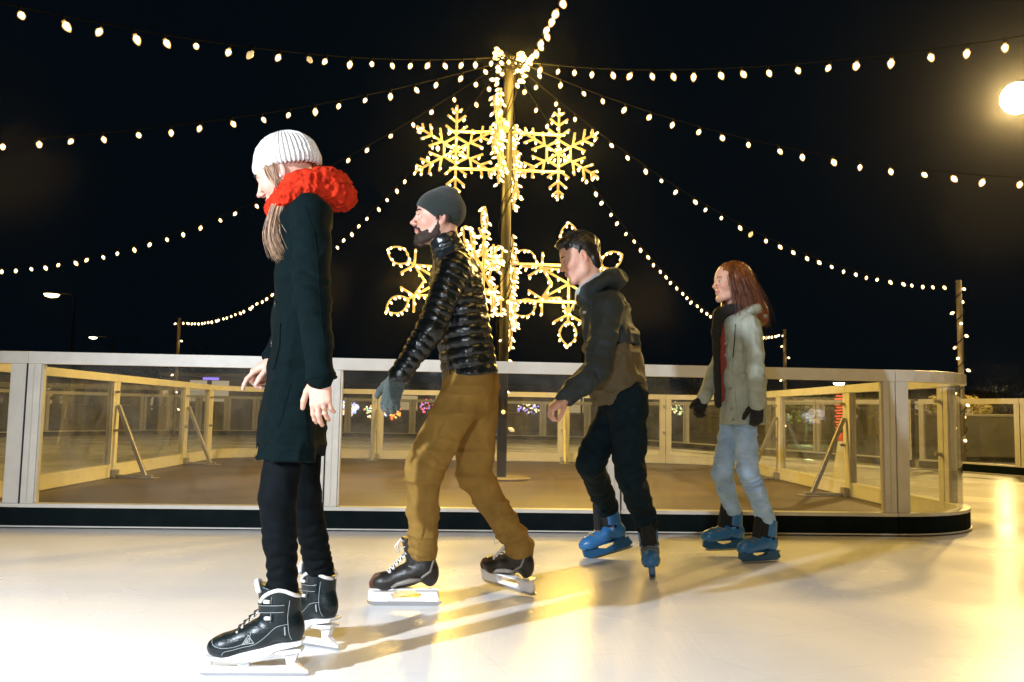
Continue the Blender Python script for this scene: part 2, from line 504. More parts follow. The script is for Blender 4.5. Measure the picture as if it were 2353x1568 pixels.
def bulb_mesh(name, L_, r, m, n=7, shell=None):
    mb = MB()
    if shell:
        q = .66
        mb.lathe([(r * q * .4, -L_ * .16), (r * q, -L_ * .32), (r * q, -L_ * .55), (r * q * .6, -L_ * .78), (r * .05, -L_ * .86)][::-1], n, None, 1)
    # hangs from the origin down the -z axis: cap, belly, blunt point
    mb.lathe([(r * .45, 0.0), (r * .5, -L_ * .16), (r * .9, -L_ * .3), (r, -L_ * .45), (r * .85, -L_ * .68), (r * .5, -L_ * .88), (r * .12, -L_)][::-1], n)
    me = bpy.data.meshes.new(name)
    me.from_pydata(mb.v, [], mb.f); me.materials.append(shell or m)
    if shell:
        me.materials.append(m); me.polygons.foreach_set('material_index', mb.m)
    me.polygons.foreach_set('use_smooth', [True] * len(me.polygons))
    return me
def amber_glass(name, color, strength):
    m = bpy.data.materials.new(name); m.use_nodes = True
    N = m.node_tree.nodes; L = m.node_tree.links; N.remove(N['Principled BSDF'])
    a = N.new('ShaderNodeBsdfTransparent'); e = N.new('ShaderNodeEmission'); x = N.new('ShaderNodeMixShader')
    a.inputs['Color'].default_value = (1, .9, .7, 1)
    e.inputs['Color'].default_value = (*color, 1); e.inputs['Strength'].default_value = strength
    x.inputs[0].default_value = .5
    L.new(a.outputs[0], x.inputs[1]); L.new(e.outputs[0], x.inputs[2]); L.new(x.outputs[0], N['Material Output'].inputs['Surface'])
    m.cycles.emission_sampling = 'NONE'
    return m
M_amber = amber_glass('amber_bulb_glass', (1.0, .55, .13), 1.5)
M_amber2 = amber_glass('amber_tip_glass', (1.0, .66, .20), 2.0)
ME_bulb = bulb_mesh('bulb', 0.088, 0.031, M_bulb, 7, M_amber)
ME_dim = bulb_mesh('bulb_dim', 0.100, 0.032, M_bulb_dim)
ME_tip = bulb_mesh('flake_bulb', 0.072, 0.0195, M_tip, 6, M_amber2)

def put(me, name, parent, loc, aim=None, sc=1.0):
    o = bpy.data.objects.new(name, me)
    C.objects.link(o); o.parent = parent
    if aim is not None:
        o.rotation_euler = Vector(aim).to_track_quat('-Z', 'Y').to_euler()
    o.location = loc
    o.scale = (sc, sc, sc)
    return o

PX, PY = G(1152, 1104).x, G(1152, 1104).y
POLE_TOP = P(1166, 128, PY).z
pole = tag(empty('light_pole', (PX, PY, 0.012)), 'tall slim pole in the middle of the island with cords knotted round its top', 'pole')
MB().tube([(0, 0, 0.03), (0, 0, POLE_TOP - 0.02)], 0.062, 16).build('shaft', M_pole, pole, smooth=True)
MB().lathe([(0.37, 0.0), (0.37, 0.022), (0.355, 0.028), (0.09, 0.03)], 40).build('base_plate', mat('worn_plate', (.20, .17, .12), .6, noise=(9, .4)), pole, smooth=False)
mb = MB()
rng = random.Random(4)
for k in range(3):
    pts = []
    ph = rng.random() * 6
    for i in range(60):
        z = 1.2 + (POLE_TOP - 1.3) * i / 59
        a = ph + i * (0.22 + 0.1 * k) + 0.5 * math.sin(i * .4)
        rr = 0.072 + 0.03 * max(0, math.sin(i * 0.7 + k))
        pts.append((rr * math.cos(a), rr * math.sin(a), z))
    mb.tube(pts, 0.006, 5)
mb.build('cord_wrap', M_cord, pole, smooth=True)
mb = MB()
for k in range(9):
    a0 = rng.random() * 6.28; zc = POLE_TOP - 0.26 + 0.2 * rng.random()
    pts = [(0.13 * math.cos(a0 + t * .45) * (1 + .2 * math.sin(t * 1.3)), 0.13 * math.sin(a0 + t * .45), zc + 0.05 * math.sin(t * .9 + k)) for t in range(15)]
    mb.tube(pts, 0.008, 5)
mb.build('cord_knot', M_cord, pole, smooth=True)
for k in range(46):                                   # cluster of bulbs wound round the top
    a = rng.random() * 6.28; z = POLE_TOP - 0.36 + 0.40 * rng.random() ** 0.8
    rr = 0.12 + 0.09 * rng.random()
    if z > POLE_TOP - 0.1: rr *= 0.85
    put(ME_bulb if k % 3 else ME_dim, 'bulb', pole, (rr * math.cos(a), rr * math.sin(a), z), (math.cos(a) * .6, math.sin(a) * .6, -0.8 + rng.random()), 1.0)
for k in range(26):                                   # a few more down the shaft
    z = 0.5 + (POLE_TOP - 1.0) * (k + rng.random()) / 26
    a = k * 2.4
    if z > 2.9: continue
    put(ME_tip if k % 2 else ME_dim, 'bulb', pole, (0.075 * math.cos(a), 0.075 * math.sin(a), z), (math.cos(a), math.sin(a), -0.5), 0.9)

def flake(name, label, cen, yaw, kind, rad, rims, group):
    """Wire snowflake in a vertical plane. yaw turns the plane; rims = heights of the two arms to the pole."""
    root = tag(empty(name, cen), label, 'light decoration', group)
    ca, sa = math.cos(yaw), math.sin(yaw)
    def W(u, v, w=0.0): return Vector((u * ca - w * sa, u * sa + w * ca, v))
    fr, bl = MB(), []
    def seg(p, q, bulbs=0):
        fr.tube([W(*p), W(*q)], 0.0165, 6)
        for i in range(bulbs):
            t = (i + .75) / bulbs
            bl.append((p[0] + (q[0] - p[0]) * t, p[1] + (q[1] - p[1]) * t))
    def pol(r, a): return (r * math.sin(a), r * math.cos(a))
    def addp(p, r, a): return (p[0] + r * math.sin(a), p[1] + r * math.cos(a))
    for k in range(6):
        a = k * math.pi / 3
        if kind == 'branch':
            seg((0, 0), pol(rad, a), 3)
            for rr, ll in ((0.36, 0.30), (0.62, 0.25), (0.83, 0.15)):
                b = pol(rad * rr, a)
                for s in (-1, 1):
                    seg(b, addp(b, rad * ll, a + s * R(52)), 1)
            bl.append(pol(rad, a))
            bl.append(pol(rad * 0.12, a + .5)); bl.append(pol(rad * 0.16, a))
            seg(pol(rad * .3, a), pol(rad * .3, a + math.pi / 3), 0)
        else:
            # inner star, then a stem that opens into a leaf-shaped loop
            a2 = a + math.pi / 6
            v0, v1 = pol(rad * .50, a), pol(rad * .27, a2)
            seg(v0, v1, 3); seg(v1, pol(rad * .50, a + math.pi / 3), 3)
            seg((0, 0), v0, 2)
            seg(v0, pol(rad * .64, a), 1)
            n = 10
            for s in (-1, 1):
                prev = pol(rad * .60, a)
                for i in range(1, n + 1):
                    t = i / n
                    rr = rad * (.60 + .40 * t); off = s * rad * .135 * math.sin(math.pi * t) ** .8
                    q = (rr * math.sin(a) + off * math.cos(a), rr * math.cos(a) - off * math.sin(a))
                    fr.tube([W(*prev), W(*q)], 0.0125, 5)
                    if i % 2 == 1: bl.append(q)
                    prev = q
            bl.append(pol(rad, a))
            for s in (-1, 1):
                seg(v0, addp(v0, rad * .26, a + s * R(62)), 2)
    fr.build('wire_frame', M_rope, root, smooth=True)
    off = Vector((PX, PY, 0)) - Vector((cen[0], cen[1], 0))
    for h in rims:
        arm = MB().tube([(off.x * 0.0 - off.x * .12, off.y * 0.0 - off.y * .12, h), (off.x, off.y, h + 0.01)], 0.018, 8)
        arm.build('arm', M_arm, root, smooth=True)
    r2 = random.Random(hash(kind) % 1000 + int(yaw * 100))
    for (u, v) in bl:
        s = 1 if r2.random() < .5 else -1
        put(ME_tip, 'bulb', root, W(u, v, 0.01 * s), W(r2.uniform(-.7, .3), -r2.uniform(.2, 1), .7 * s), 1.0)
    return root
M_arm = mat('glowing_gilt_arm', (0.75, 0.6, 0.32), 0.4, metal=0.3, emit=((1, .62, .2), .25))  # gilt metal with a faint warm glow put into the material

ZU = P(1166, 350, PY).z
ZL = P(1158, 650, PY).z
RU, RL = 0.60, 0.80
def around(deg, r, z): return (PX + r * math.cos(R(deg)), PY + r * math.sin(R(deg)), z)
g1 = 'branched snowflakes on the upper part of the pole'
g2 = 'loop petalled snowflakes on the lower part of the pole'
for deg, lab in ((184, 'branched lit snowflake left of the pole above the man in the dark beanie'),
                 (2, 'branched lit snowflake on the right side of the pole near its top'),
                 (262, 'branched lit snowflake seen edge on, on the near side of the pole'),
                 (82, 'branched lit snowflake seen edge on, on the far side of the pole')):
    flake('snowflake_light', lab, around(deg, RU + 0.07, ZU), R(deg), 'branch', RU, (-0.25, 0.25), g1)
for deg, lab in ((183, 'loop petalled snowflake left of the pole behind the man in the puffer jacket'),
                 (0, 'loop petalled snowflake right of the pole, by the stooping man'),
                 (252, 'loop petalled snowflake half edge on, before the pole'),
                 (84, 'loop petalled snowflake seen edge on, low behind the pole')):
    flake('snowflake_light', lab, around(deg, RL + 0.02, ZL), R(deg), 'loop', RL, (-0.24, 0.24), g2)

# lamps' own light: the snowflakes and the strings
for sx_ in (-.75, .75):
    lamp('glow_upper', 'POINT', (PX + sx_, PY - 0.1, ZU), 310 * AMB, GOLD, None, 0.3)
    lamp('glow_lower', 'POINT', (PX + sx_ * 1.2, PY - 0.1, ZL - 0.1), 430 * AMB, GOLD, None, 0.35)
lamp('glow_top', 'POINT', (PX + 0.2, PY - 0.3, POLE_TOP - 0.3), 400 * AMB, GOLD, None, 0.3)
# warm light of the bulb strings overhead, one lamp under each near span
for p_ in ((-5.0, 6.6, 3.7), (4.0, 5.8, 3.7), (0.9, 3.4, 3.9), (-6.0, 10.0, 3.6), (6.0, 10.5, 3.5), (1.6, -2.4, 3.4), (-4.0, 17.5, 3.4), (3.0, 19.0, 3.4)):
    lamp('glow_string', 'POINT', p_, STR, WARM, None, 0.6)

TOP = Vector((PX, PY, POLE_TOP - 0.24))
HP = 3.4
def post_at(x, y, h=HP):
    return G(x, y, h)
post_spots = {}
def post(key, loc, label, h=HP, bulbs=10):
    root = tag(empty('lamp_post', (loc[0], loc[1], 0.0)), label, 'post', 'slim posts holding the far ends of the light strings')
    MB().tube([(0, 0, -0.05), (0, 0, h + 0.06)], 0.05, 12).build('shaft', M_polewood, root, smooth=True)
    MB().tube([(0.075 * math.cos(i * .5), 0.075 * math.sin(i * .5), 0.3 + i * (h - .3) / 90) for i in range(91)], 0.008, 5).build('cord', M_cord, root)
    r2 = random.Random(key)
    for i in range(bulbs):
        a = i * 1.9 + key
        z = h - 0.1 - i * (h - 0.4) / bulbs
        put(ME_bulb, 'bulb', root, (0.08 * math.cos(a), 0.08 * math.sin(a), z), (math.cos(a) * 1.2, math.sin(a) * 1.2, -0.6), 1.05)
    post_spots[key] = Vector((loc[0], loc[1], h))
    return root

post(5, post_at(2203, 652), 'tall slim post wound with bulbs beside the rounded right end of the island barrier', bulbs=14)
post(8, post_at(1803, 762), 'short looking far post with bulbs, right of the woman in the green parka', bulbs=9)
post(4, post_at(412, 736), 'distant slim post with few bulbs above the left part of the island barrier', bulbs=6)
ENDS = {1: Vector((-6.21, 2.81, 3.45)), 2: Vector((-15.16, 2.35, 3.45)), 3: Vector((-11.47, 15.47, 3.45)), 5: Vector((6.95, 2.38, 3.45)), 6: Vector((10.09, 6.22, 3.45)), 9: Vector((0.70, 1.50, 3.45))}
OFFS = {1: (-.016, -.066, .2), 2: (-.044, -.06, .142), 3: (-.088, -.053, .122), 4: (-.076, -.023, .063), 5: (.019, -.065, .15), 6: (.069, -.067, .155), 7: (.086, -.052, .093), 8: (.065, -.018, .042), 9: (.12, -.05, .05)}
def ST(k): return TOP + Vector(OFFS[k])

def string(label, end, sag, gap=0.29, start=None, first=0.35, dead=()):
    a = start or TOP
    b = end
    L_ = (b - a).length
    root = tag(empty('string_light', a), label, 'string light', 'strings of warm bulbs fanning out from the top of the pole')
    def pt(t):
        p = a.lerp(b, t) - a
        return Vector((p.x, p.y, p.z - sag * 4 * t * (1 - t)))
    n = 48
    w = MB()
    pts = [pt(i / n) for i in range(n + 1)]
    w.tube(pts, 0.006, 5)
    nb = int((L_ - first) / gap)
    r2 = random.Random(int(L_ * 100))
    for i in range(nb):
        t = (first + i * gap + r2.uniform(-.03, .03)) / L_
        p = pt(t)
        w.lathe([(0.011, -0.045), (0.014, -0.04), (0.014, 0.0), (0.008, 0.012)], 6, Matrix.Translation(p))
        dx = r2.uniform(-.8, .6); dy = r2.uniform(-.6, .6)
        if i in dead or (i > 8 and r2.random() < .025): me = ME_dim
        else: me = ME_bulb
        put(me, 'bulb', root, p + Vector((0, 0, -0.035)), (dx + .15, dy, -1), r2.uniform(.88, 1.12))
    w.build('cord', M_cord, root)
    return root
string('string of bulbs running from the pole top to the upper left corner of the photo', ENDS[1], 0.525, 0.30, ST(1), dead=(12,))
string('string of bulbs crossing the left sky just above the white knitted hat', ENDS[2], 1.608, 0.31, ST(2))
string('string of bulbs dropping left behind the red scarf towards the far left edge', ENDS[3], 1.051, 0.33, ST(3))
string('string of bulbs running down behind the green coat to the distant left post', post_spots[4], 1.016, 0.34, ST(4))
string('uppermost string of bulbs on the right side of the sky', ENDS[5], 0.623, 0.30, ST(5))
string('second highest string of bulbs in the right sky, leaving the right edge', ENDS[6], 1.119, 0.30, ST(6))
string('string of bulbs ending at the slim post by the rounded barrier end', post_spots[5], 0.778, 0.31, ST(7), dead=(13,))
string('string of bulbs running down to the far post beside the long haired woman', post_spots[8], 1.2, 0.33, ST(8))
string('string of bulbs leaving the pole top towards the viewer at the top edge', ENDS[9], 0.35, 0.30, ST(9))

# floodlight on a mast, upper right
M_mast = mat('mast_paint', (0.012, 0.012, 0.013), 0.7)
def flood(label, x, y, d, r, strength, energy, color, dirv):
    p = P(x, y, d)
    root = tag(empty('floodlight', (p.x, p.y, 0)), label, 'street lamp')
    MB().tube([(1.7, 0.35, -0.06), (1.7, 0.35, p.z + .3), (1.5, .2, p.z + .5), (0.3, 0.1, p.z + .3)], [0.09, 0.06, .05, .04], 10).build('mast', M_mast, root, smooth=True)
    q = Vector(dirv).normalized().to_track_quat('Z', 'Y').to_matrix().to_4x4()
    Mx = Matrix.Translation((0, 0, p.z)) @ q
    MB().lathe([(r * .4, -r * .9), (r * .9, -r * .4), (r * 1.05, 0.0), (r * 1.05, r * .08)], 20, Mx).build('housing', M_mast, root, smooth=True)
    MB().lathe([(r * .98, r * .09), (r * .9, r * .28), (r * .6, r * .5), (r * .2, r * .6)], 20, Mx).build('lens', glow('flood_lens', color, strength), root, smooth=True)
    return p
pf = flood('bright warm floodlight on a mast at the upper right edge', 2338, 226, 21.0, 0.40, 60.0, 0, (1.0, 0.80, 0.45), (-0.55, -1.0, -0.35))
lamp('floodlight_beam', 'SPOT', pf + Vector((-0.25, -0.45, -0.2)), FLOOD, (1.0, 0.66, 0.22), (0.5, 8.0, 0), 0.3, R(120), 0.5)
# ------------------------------------------------------------------ beyond the rink
M_dark = mat('dark_wall', (0.03, 0.028, 0.025), 0.8)
M_leaf = mat('night_leaves', (0.045, 0.06, 0.03), 0.7, noise=(3, 0.5))
M_bark = mat('bark', (0.07, 0.05, 0.035), 0.8)
def tree(label, loc, h, w, seed, leaf=None, n=420, group=None, cat='tree'):
    r2 = random.Random(seed)
    root = tag(empty('tree', loc), label, cat, group)
    t = MB()
    t.tube([(0, 0, -0.1), (0.05, 0, h * .3), (0.0, 0.05, h * .62)], [w * .06, w * .045, w * .02], 8)
    for k in range(6):
        a = k * 1.05 + r2.random(); z0 = h * (.25 + .06 * k)
        t.tube([(0, 0, z0), (w * .22 * math.cos(a), w * .22 * math.sin(a), z0 + h * .14), (w * .36 * math.cos(a), w * .36 * math.sin(a), z0 + h * .26)], [w * .025, w * .016, w * .006], 5)
    t.build('trunk', M_bark, root, smooth=True)
    c = MB()
    clumps = [(r2.gauss(0, w * .2), r2.gauss(0, w * .2), h * (.45 + .45 * r2.random()), w * (.12 + .13 * r2.random())) for _ in range(13)]
    for _ in range(n):
        cx, cy, cz, cr = r2.choice(clumps)
        p = Vector((cx, cy, cz)) + Vector((r2.gauss(0, 1), r2.gauss(0, 1), r2.gauss(0, .8))).normalized() * cr * r2.random() ** .4
        s = h * .022 * (0.6 + r2.random())
        d1 = Vector((r2.gauss(0, 1), r2.gauss(0, 1), r2.gauss(0, 1))).normalized(); d2 = d1.orthogonal().normalized()
        c.add([p - d1 * s, p + d2 * s * .6, p + d1 * s, p - d2 * s * .6], [(0, 1, 2, 3)])
    c.build('crown', leaf or M_leaf, root)
    return root
LT = ['dark round tree beyond the rink, far left behind the first glass panel', 'dark broad tree beyond the rink behind the white knitted hat woman',
      'dark tree beyond the rink left of the tan trousers', 'dark tree beyond the rink just behind the tall pole',
      'dark tree beyond the rink behind the crouching man', 'dark tree beyond the rink behind the long haired woman',
      'dark tree beyond the rink seen through the right glass panel', 'dark tree behind the slim post at the right end',
      'dark tree at the far right edge behind the grey container']
rt = random.Random(11)
for i, (x, d, h) in enumerate([(60, 44, 4.2), (360, 48, 5.0), (700, 50, 4.4), (1080, 54, 4.6), (1420, 52, 4.3), (1620, 50, 4.8), (1980, 46, 4.6), (2150, 36, 3.4), (2330, 30, 3.1)]):
    p = P(x, 960, d)
    tree(LT[i], (p.x, p.y, -0.06), h * .8, h * 1.3, 30 + i, n=500, group='dark trees beyond the rink')
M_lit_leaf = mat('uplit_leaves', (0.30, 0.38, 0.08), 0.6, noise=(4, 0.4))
p = P(1850, 960, 30.5)
tree('small yellow green tree lit from below, seen through the right glass panel', (p.x, p.y, -0.06), 2.0, 1.2, 77, M_lit_leaf, 380)
lamp('tree_uplight', 'POINT', (p.x - .3, p.y - 1.2, 0.5), 120, (0.9, 1.0, 0.4), None, 0.1)

# kiosk with two lit panels, left
def kiosk():
    p = P(478, 960, 33)
    root = tag(empty('kiosk', (p.x, p.y, -0.06)), 'low kiosk with two pale panels under a purple lit sign', 'kiosk')
    MB().box((-1.6, 0, 0), (1.6, 2.2, 2.1)).build('wall', mat('kiosk_wall', (0.35, 0.28, 0.18), 0.7, noise=(2, .3)), root, bevel=.02)
    MB().box((-1.8, -0.5, 2.1), (1.8, 2.4, 2.22)).build('roof', mat('kiosk_roof', (0.5, 0.45, 0.36), 0.6), root, bevel=.02)
    MP = mat('lit_panel', (0.8, 0.78, 0.7), 0.5, emit=((1, .85, .6), .35))
    MB().box((-0.75, -0.04, 1.15), (-0.1, 0.0, 1.95)).build('panel', MP, root)
    MB().box((0.1, -0.04, 1.15), (0.75, 0.0, 1.95)).build('panel', MP, root)
    MB().box((-0.25, -0.06, 1.98), (0.35, -0.005, 2.07)).build('sign', mat('purple_sign', (.1, .05, .3), .5, emit=((.35, .25, 1), 1.2)), root)
    MB().box((-0.7, -0.03, 0.0), (0.1, 0.0, 1.1)).build('door', M_dark, root)
kiosk()
# container and gold bush on the right
def container():
    a, b = G(2236, 1062), G(2400, 1075)
    p = P(2290, 1000, 19.5)
    root = tag(empty('container', (p.x, p.y, -0.06)), 'long low grey container beyond the right hand barrier', 'container')
    MB().box((-1.15, 0, 0.1), (2.6, 2.0, 1.02)).build('wall', mat('container_wall', (0.30, 0.27, 0.2), .6, bump=(18, .02, 'X')), root, bevel=.02)
    MB().box((-1.2, -0.05, 1.02), (2.65, 2.05, 1.08)).build('lid', mat('container_lid', (0.4, 0.35, 0.24), .5), root, bevel=.01)
container()
p = P(2252, 965, 18.6)
r2 = random.Random(5)
bush = tag(empty('bush', (p.x, p.y + 1.0, 1.02)), 'rounded golden lit bush above the grey container', 'bush')
c = MB()
for _ in range(900):
    k = r2.choice([(-.45, 0, .16, .26), (-.1, 0, .2, .3), (.3, 0, .17, .28), (.6, 0, .12, .2)])
    q = Vector(k[:3]) + Vector((r2.gauss(0, 1), r2.gauss(0, 1), r2.gauss(0, 1))).normalized() * k[3] * r2.random() ** .35
    q.z = max(q.z, 0.03)
    d1 = Vector((r2.gauss(0, 1), r2.gauss(0, 1), r2.gauss(0, 1))).normalized(); d2 = d1.orthogonal().normalized()
    c.add([q - d1 * .04, q + d2 * .025, q + d1 * .04, q - d2 * .025], [(0, 1, 2, 3)])
c.build('leaves', mat('gold_leaves', (0.42, 0.32, 0.07), .6, noise=(4, .4)), bush)
lamp('bush_light', 'POINT', (p.x + .1, p.y - 0.7, 1.5), 60, (1, .75, .3), None, .1)

# street lamps
def street_lamp(label, x, y, d, r, color, strength, tilt=0.0):
    p = P(x, y, d)
    root = tag(empty('street_lamp', (p.x, p.y, -0.06)), label, 'street lamp')
    z = p.z + .06
    MB().tube([(1.1, 0.1, 0), (1.1, 0.1, z - .15), (1.0, .05, z + .02), (0.25, 0, z + .06)], [.07, .05, .04, .035], 8).build('pole', M_mast, root, smooth=True)
    MB().lathe([(r * .5, r * .3), (r * 1.1, r * .1), (r * 1.1, 0)][::-1], 14, Matrix.Translation((0, 0, z))).build('hood', M_mast, root, smooth=True)
    MB().lathe([(r * .2, -r * .5), (r * .8, -r * .35), (r, -.01)], 14, Matrix.Translation((0, 0, z))).build('lens', glow('lamp_lens', color, strength), root, smooth=True)
street_lamp('warm street lamp shining alone in the left sky', 119, 676, 42, .36, (1, .66, .22), 9)
street_lamp('small distant street lamp just above the left barrier rail', 214, 775, 48, .22, (1, .85, .55), 10)
street_lamp('white street lamp seen just under the right barrier rail', 1928, 880, 38, .25, (.85, 1, .95), 12)
street_lamp('small amber street lamp seen through the rounded end panel', 2088, 949, 45, .15, (1, .55, .15), 5)
street_lamp('small distant lamp seen through the petal below the right snowflake', 1300, 714, 55, .2, (1, .75, .4), 6)

# lit things of the town far behind
def neon(name, label, cat, x, y, d, w, h, color, strength, n=5, vertical=False, seed=1):
    p = P(x, y, d)
    root = tag(empty(name, (p.x, p.y, -0.06)), label, cat)
    z = p.z + .06
    MB().box((-w / 2, .02, z - h / 2), (w / 2, .12, z + h / 2)).build('board', M_dark, root)
    MB().tube([(0, .08, 0), (0, .08, z - h / 2)], .06, 8).build('pole', M_mast, root)
    r3 = random.Random(seed)
    m = MB()
    for i in range(n):
        if vertical:
            zz = z + h / 2 - (i + .5) * h / n
            m.tube([(-w * .3, -.01, zz - h / n * .3), (w * .3, -.01, zz - h / n * .2), (w * .3, -.01, zz + h / n * .25), (-w * .2, -.01, zz + h / n * .25)], .035, 5)
        else:
            xx = -w / 2 + (i + .5) * w / n
            m.tube([(xx - w / n * .3, -.01, z - h * .3), (xx - w / n * .3, -.01, z + h * .3), (xx + w / n * .3, -.01, z + h * .25)], .04, 5)
    m.build('tube_lettering', glow(name + '_glow', color, strength), root, smooth=True)
neon('neon_sign', 'upright red neon sign seen through the right glass panels', 'sign', 1928, 940, 34, .55, 1.6, (1, .06, .02), 1.6, 7, True, 3)
fairy_tree_later = ('bush strung with orange red lights left of the tan trousers', 908, 948, 40, .6, .75, [((1, .13, .03), 3), ((1, .5, .1), 4)], 60, 14)
neon('neon_sign', 'small violet lit sign seen through the rounded end panel', 'sign', 2165, 955, 30, .3, .4, (.3, .25, 1), 2.0, 2, False, 7)

def fairy_tree(label, x, y, d, w, h, cols, n, seed):
    p = P(x, y, d)
    root = tag(empty('lit_tree', (p.x, p.y, -0.06)), label, 'decorated tree')
    z = p.z + .06
    r3 = random.Random(seed)
    t = MB().tube([(0, 0, 0), (0, 0, z)], [.12, .05], 8)
    for k in range(10):
        a = k * .7
        t.tube([(0, 0, z - h * .5 + k * h * .08), (w * .45 * math.cos(a), w * .2 * math.sin(a), z - h * .4 + k * h * .09)], [.04, .012], 5)
    t.build('trunk', M_bark, root, smooth=True)
    for j, (col, st) in enumerate(cols):
        m = MB()
        for i in range(n // len(cols)):
            rr = r3.random() ** .5; a = r3.random() * 6.28
            c_ = Vector((w / 2 * rr * math.cos(a), r3.uniform(-.3, .3), z + h / 2 * rr * math.sin(a)))
            m.lathe([(.01, -.05), (.05, -.02), (.05, .02), (.01, .05)], 5, Matrix.Translation(c_))
        m.build('fairy_lights', glow('fairy_%d' % j, col, st * .6), root)
fairy_tree(*fairy_tree_later)
fairy_tree('tree covered in dense white blue lights left of the grey glove', 800, 936, 42, .95, .85, [((.8, .85, 1), 5), ((.3, .35, 1), 3), ((1, .6, .2), 3)], 150, 1)
fairy_tree('tree with multicoloured small lights behind the grey glove', 868, 942, 44, 1.5, .9, [((1, .35, .1), 4), ((.3, .35, 1), 4), ((.2, .9, .4), 3), ((1, .8, .5), 5)], 100, 2)
fairy_tree('tree with a few violet and red lights between the barrier posts', 985, 936, 44, .9, .9, [((.4, .3, 1), 3), ((1, .1, .15), 3)], 40, 3)
fairy_tree('tree with sparse violet lights just right of the tall pole', 1215, 940, 44, 1.2, .6, [((.35, .25, 1), 3), ((1, .8, .4), 4)], 40, 4)
fairy_tree('tree with sparse warm lights right of the crouching man', 1545, 940, 42, 1.0, .7, [((1, .7, .3), 4), ((.5, .8, .4), 2)], 36, 5)

def far_building(label, x, d, w, h, dep, seed, col=(.10, .085, .065)):
    p = P(x, 960, d)
    root = tag(empty('building', (p.x, p.y, -0.06)), label, 'building', 'low dark buildings far behind the rink')
    MB().box((-w / 2, 0, 0), (w / 2, dep, h)).build('wall', mat('far_wall_%d' % seed, col, .8, noise=(1, .3)), root)
    MB().box((-w / 2 - .2, -.2, h), (w / 2 + .2, dep + .2, h + .18)).build('roof', M_dark, root)
    r3 = random.Random(seed)
    n = int(w / 2.4)
    lit = mat('lit_window', (.4, .3, .2), .5, emit=((1, .7, .35), .5))
    for i in range(n):
        x0 = -w / 2 + .6 + i * (w - 1.2) / n
        m = MB().box((x0, -.05, 1.0), (x0 + 1.2, -.003, 2.0)).build('window', lit if r3.random() < .3 else M_dark, root)
        m2 = MB().box((x0 - .06, -.08, .9), (x0 + 1.26, -.052, .99)).build('sill', M_frame, m)
far_building('long low dark building with a few lit windows, far left', 300, 56, 14, 2.7, 6, 1)
far_building('low dark building with lit windows behind the middle of the rink', 1000, 60, 16, 2.8, 6, 2)
far_building('low building behind the crouching man and the tall pole', 1500, 58, 13, 2.6, 6, 3)
far_building('low building behind the right glass panels', 2060, 50, 12, 2.5, 6, 4)

def cone(label, x, y):
    g_ = G(x, y, 0)
    root = tag(empty('traffic_cone', g_), label, 'traffic cone')
    MB().lathe([(0.17, 0), (0.17, .03), (.13, .035), (.035, .62), (.02, .64)], 18).build('body', mat('cone_white', (.85, .83, .8), .5), root, smooth=True)
    MB().lathe([(.052, .55), (.041, .62), (.022, .66)], 18).build('cap', mat('cone_red', (.8, .12, .08), .5), root, smooth=True)
cone('small white cone with a red tip standing on the ice behind the right glass panel', 1935, 1108)
# ------------------------------------------------------------------ body and cloth modelling: distance fields turned into one surface
F32 = np.float32
def V(*a): return np.array(a, dtype=np.float64)
def unit(v):
    v = np.asarray(v, float); return v / (np.linalg.norm(v) + 1e-12)
_PERM = np.random.RandomState(7).rand(4096).astype(F32)
def _h(ix, iy, iz):
    return _PERM[(ix * 73856093 ^ iy * 19349663 ^ iz * 83492791) & 4095]
def noise3(p, s):
    """smooth value noise in -1..1"""
    q = p * s if np.isscalar(s) else p * np.asarray(s, F32)
    i = np.floor(q).astype(np.int64); f = (q - i).astype(F32); f = f * f * (3 - 2 * f)
    x, y, z = i[:, 0], i[:, 1], i[:, 2]; u, v, w = f[:, 0], f[:, 1], f[:, 2]
    a = _h(x, y, z) * (1 - u) + _h(x + 1, y, z) * u
    b = _h(x, y + 1, z) * (1 - u) + _h(x + 1, y + 1, z) * u
    c = _h(x, y, z + 1) * (1 - u) + _h(x + 1, y, z + 1) * u
    d = _h(x, y + 1, z + 1) * (1 - u) + _h(x + 1, y + 1, z + 1) * u
    return ((a * (1 - v) + b * v) * (1 - w) + (c * (1 - v) + d * v) * w) * 2 - 1

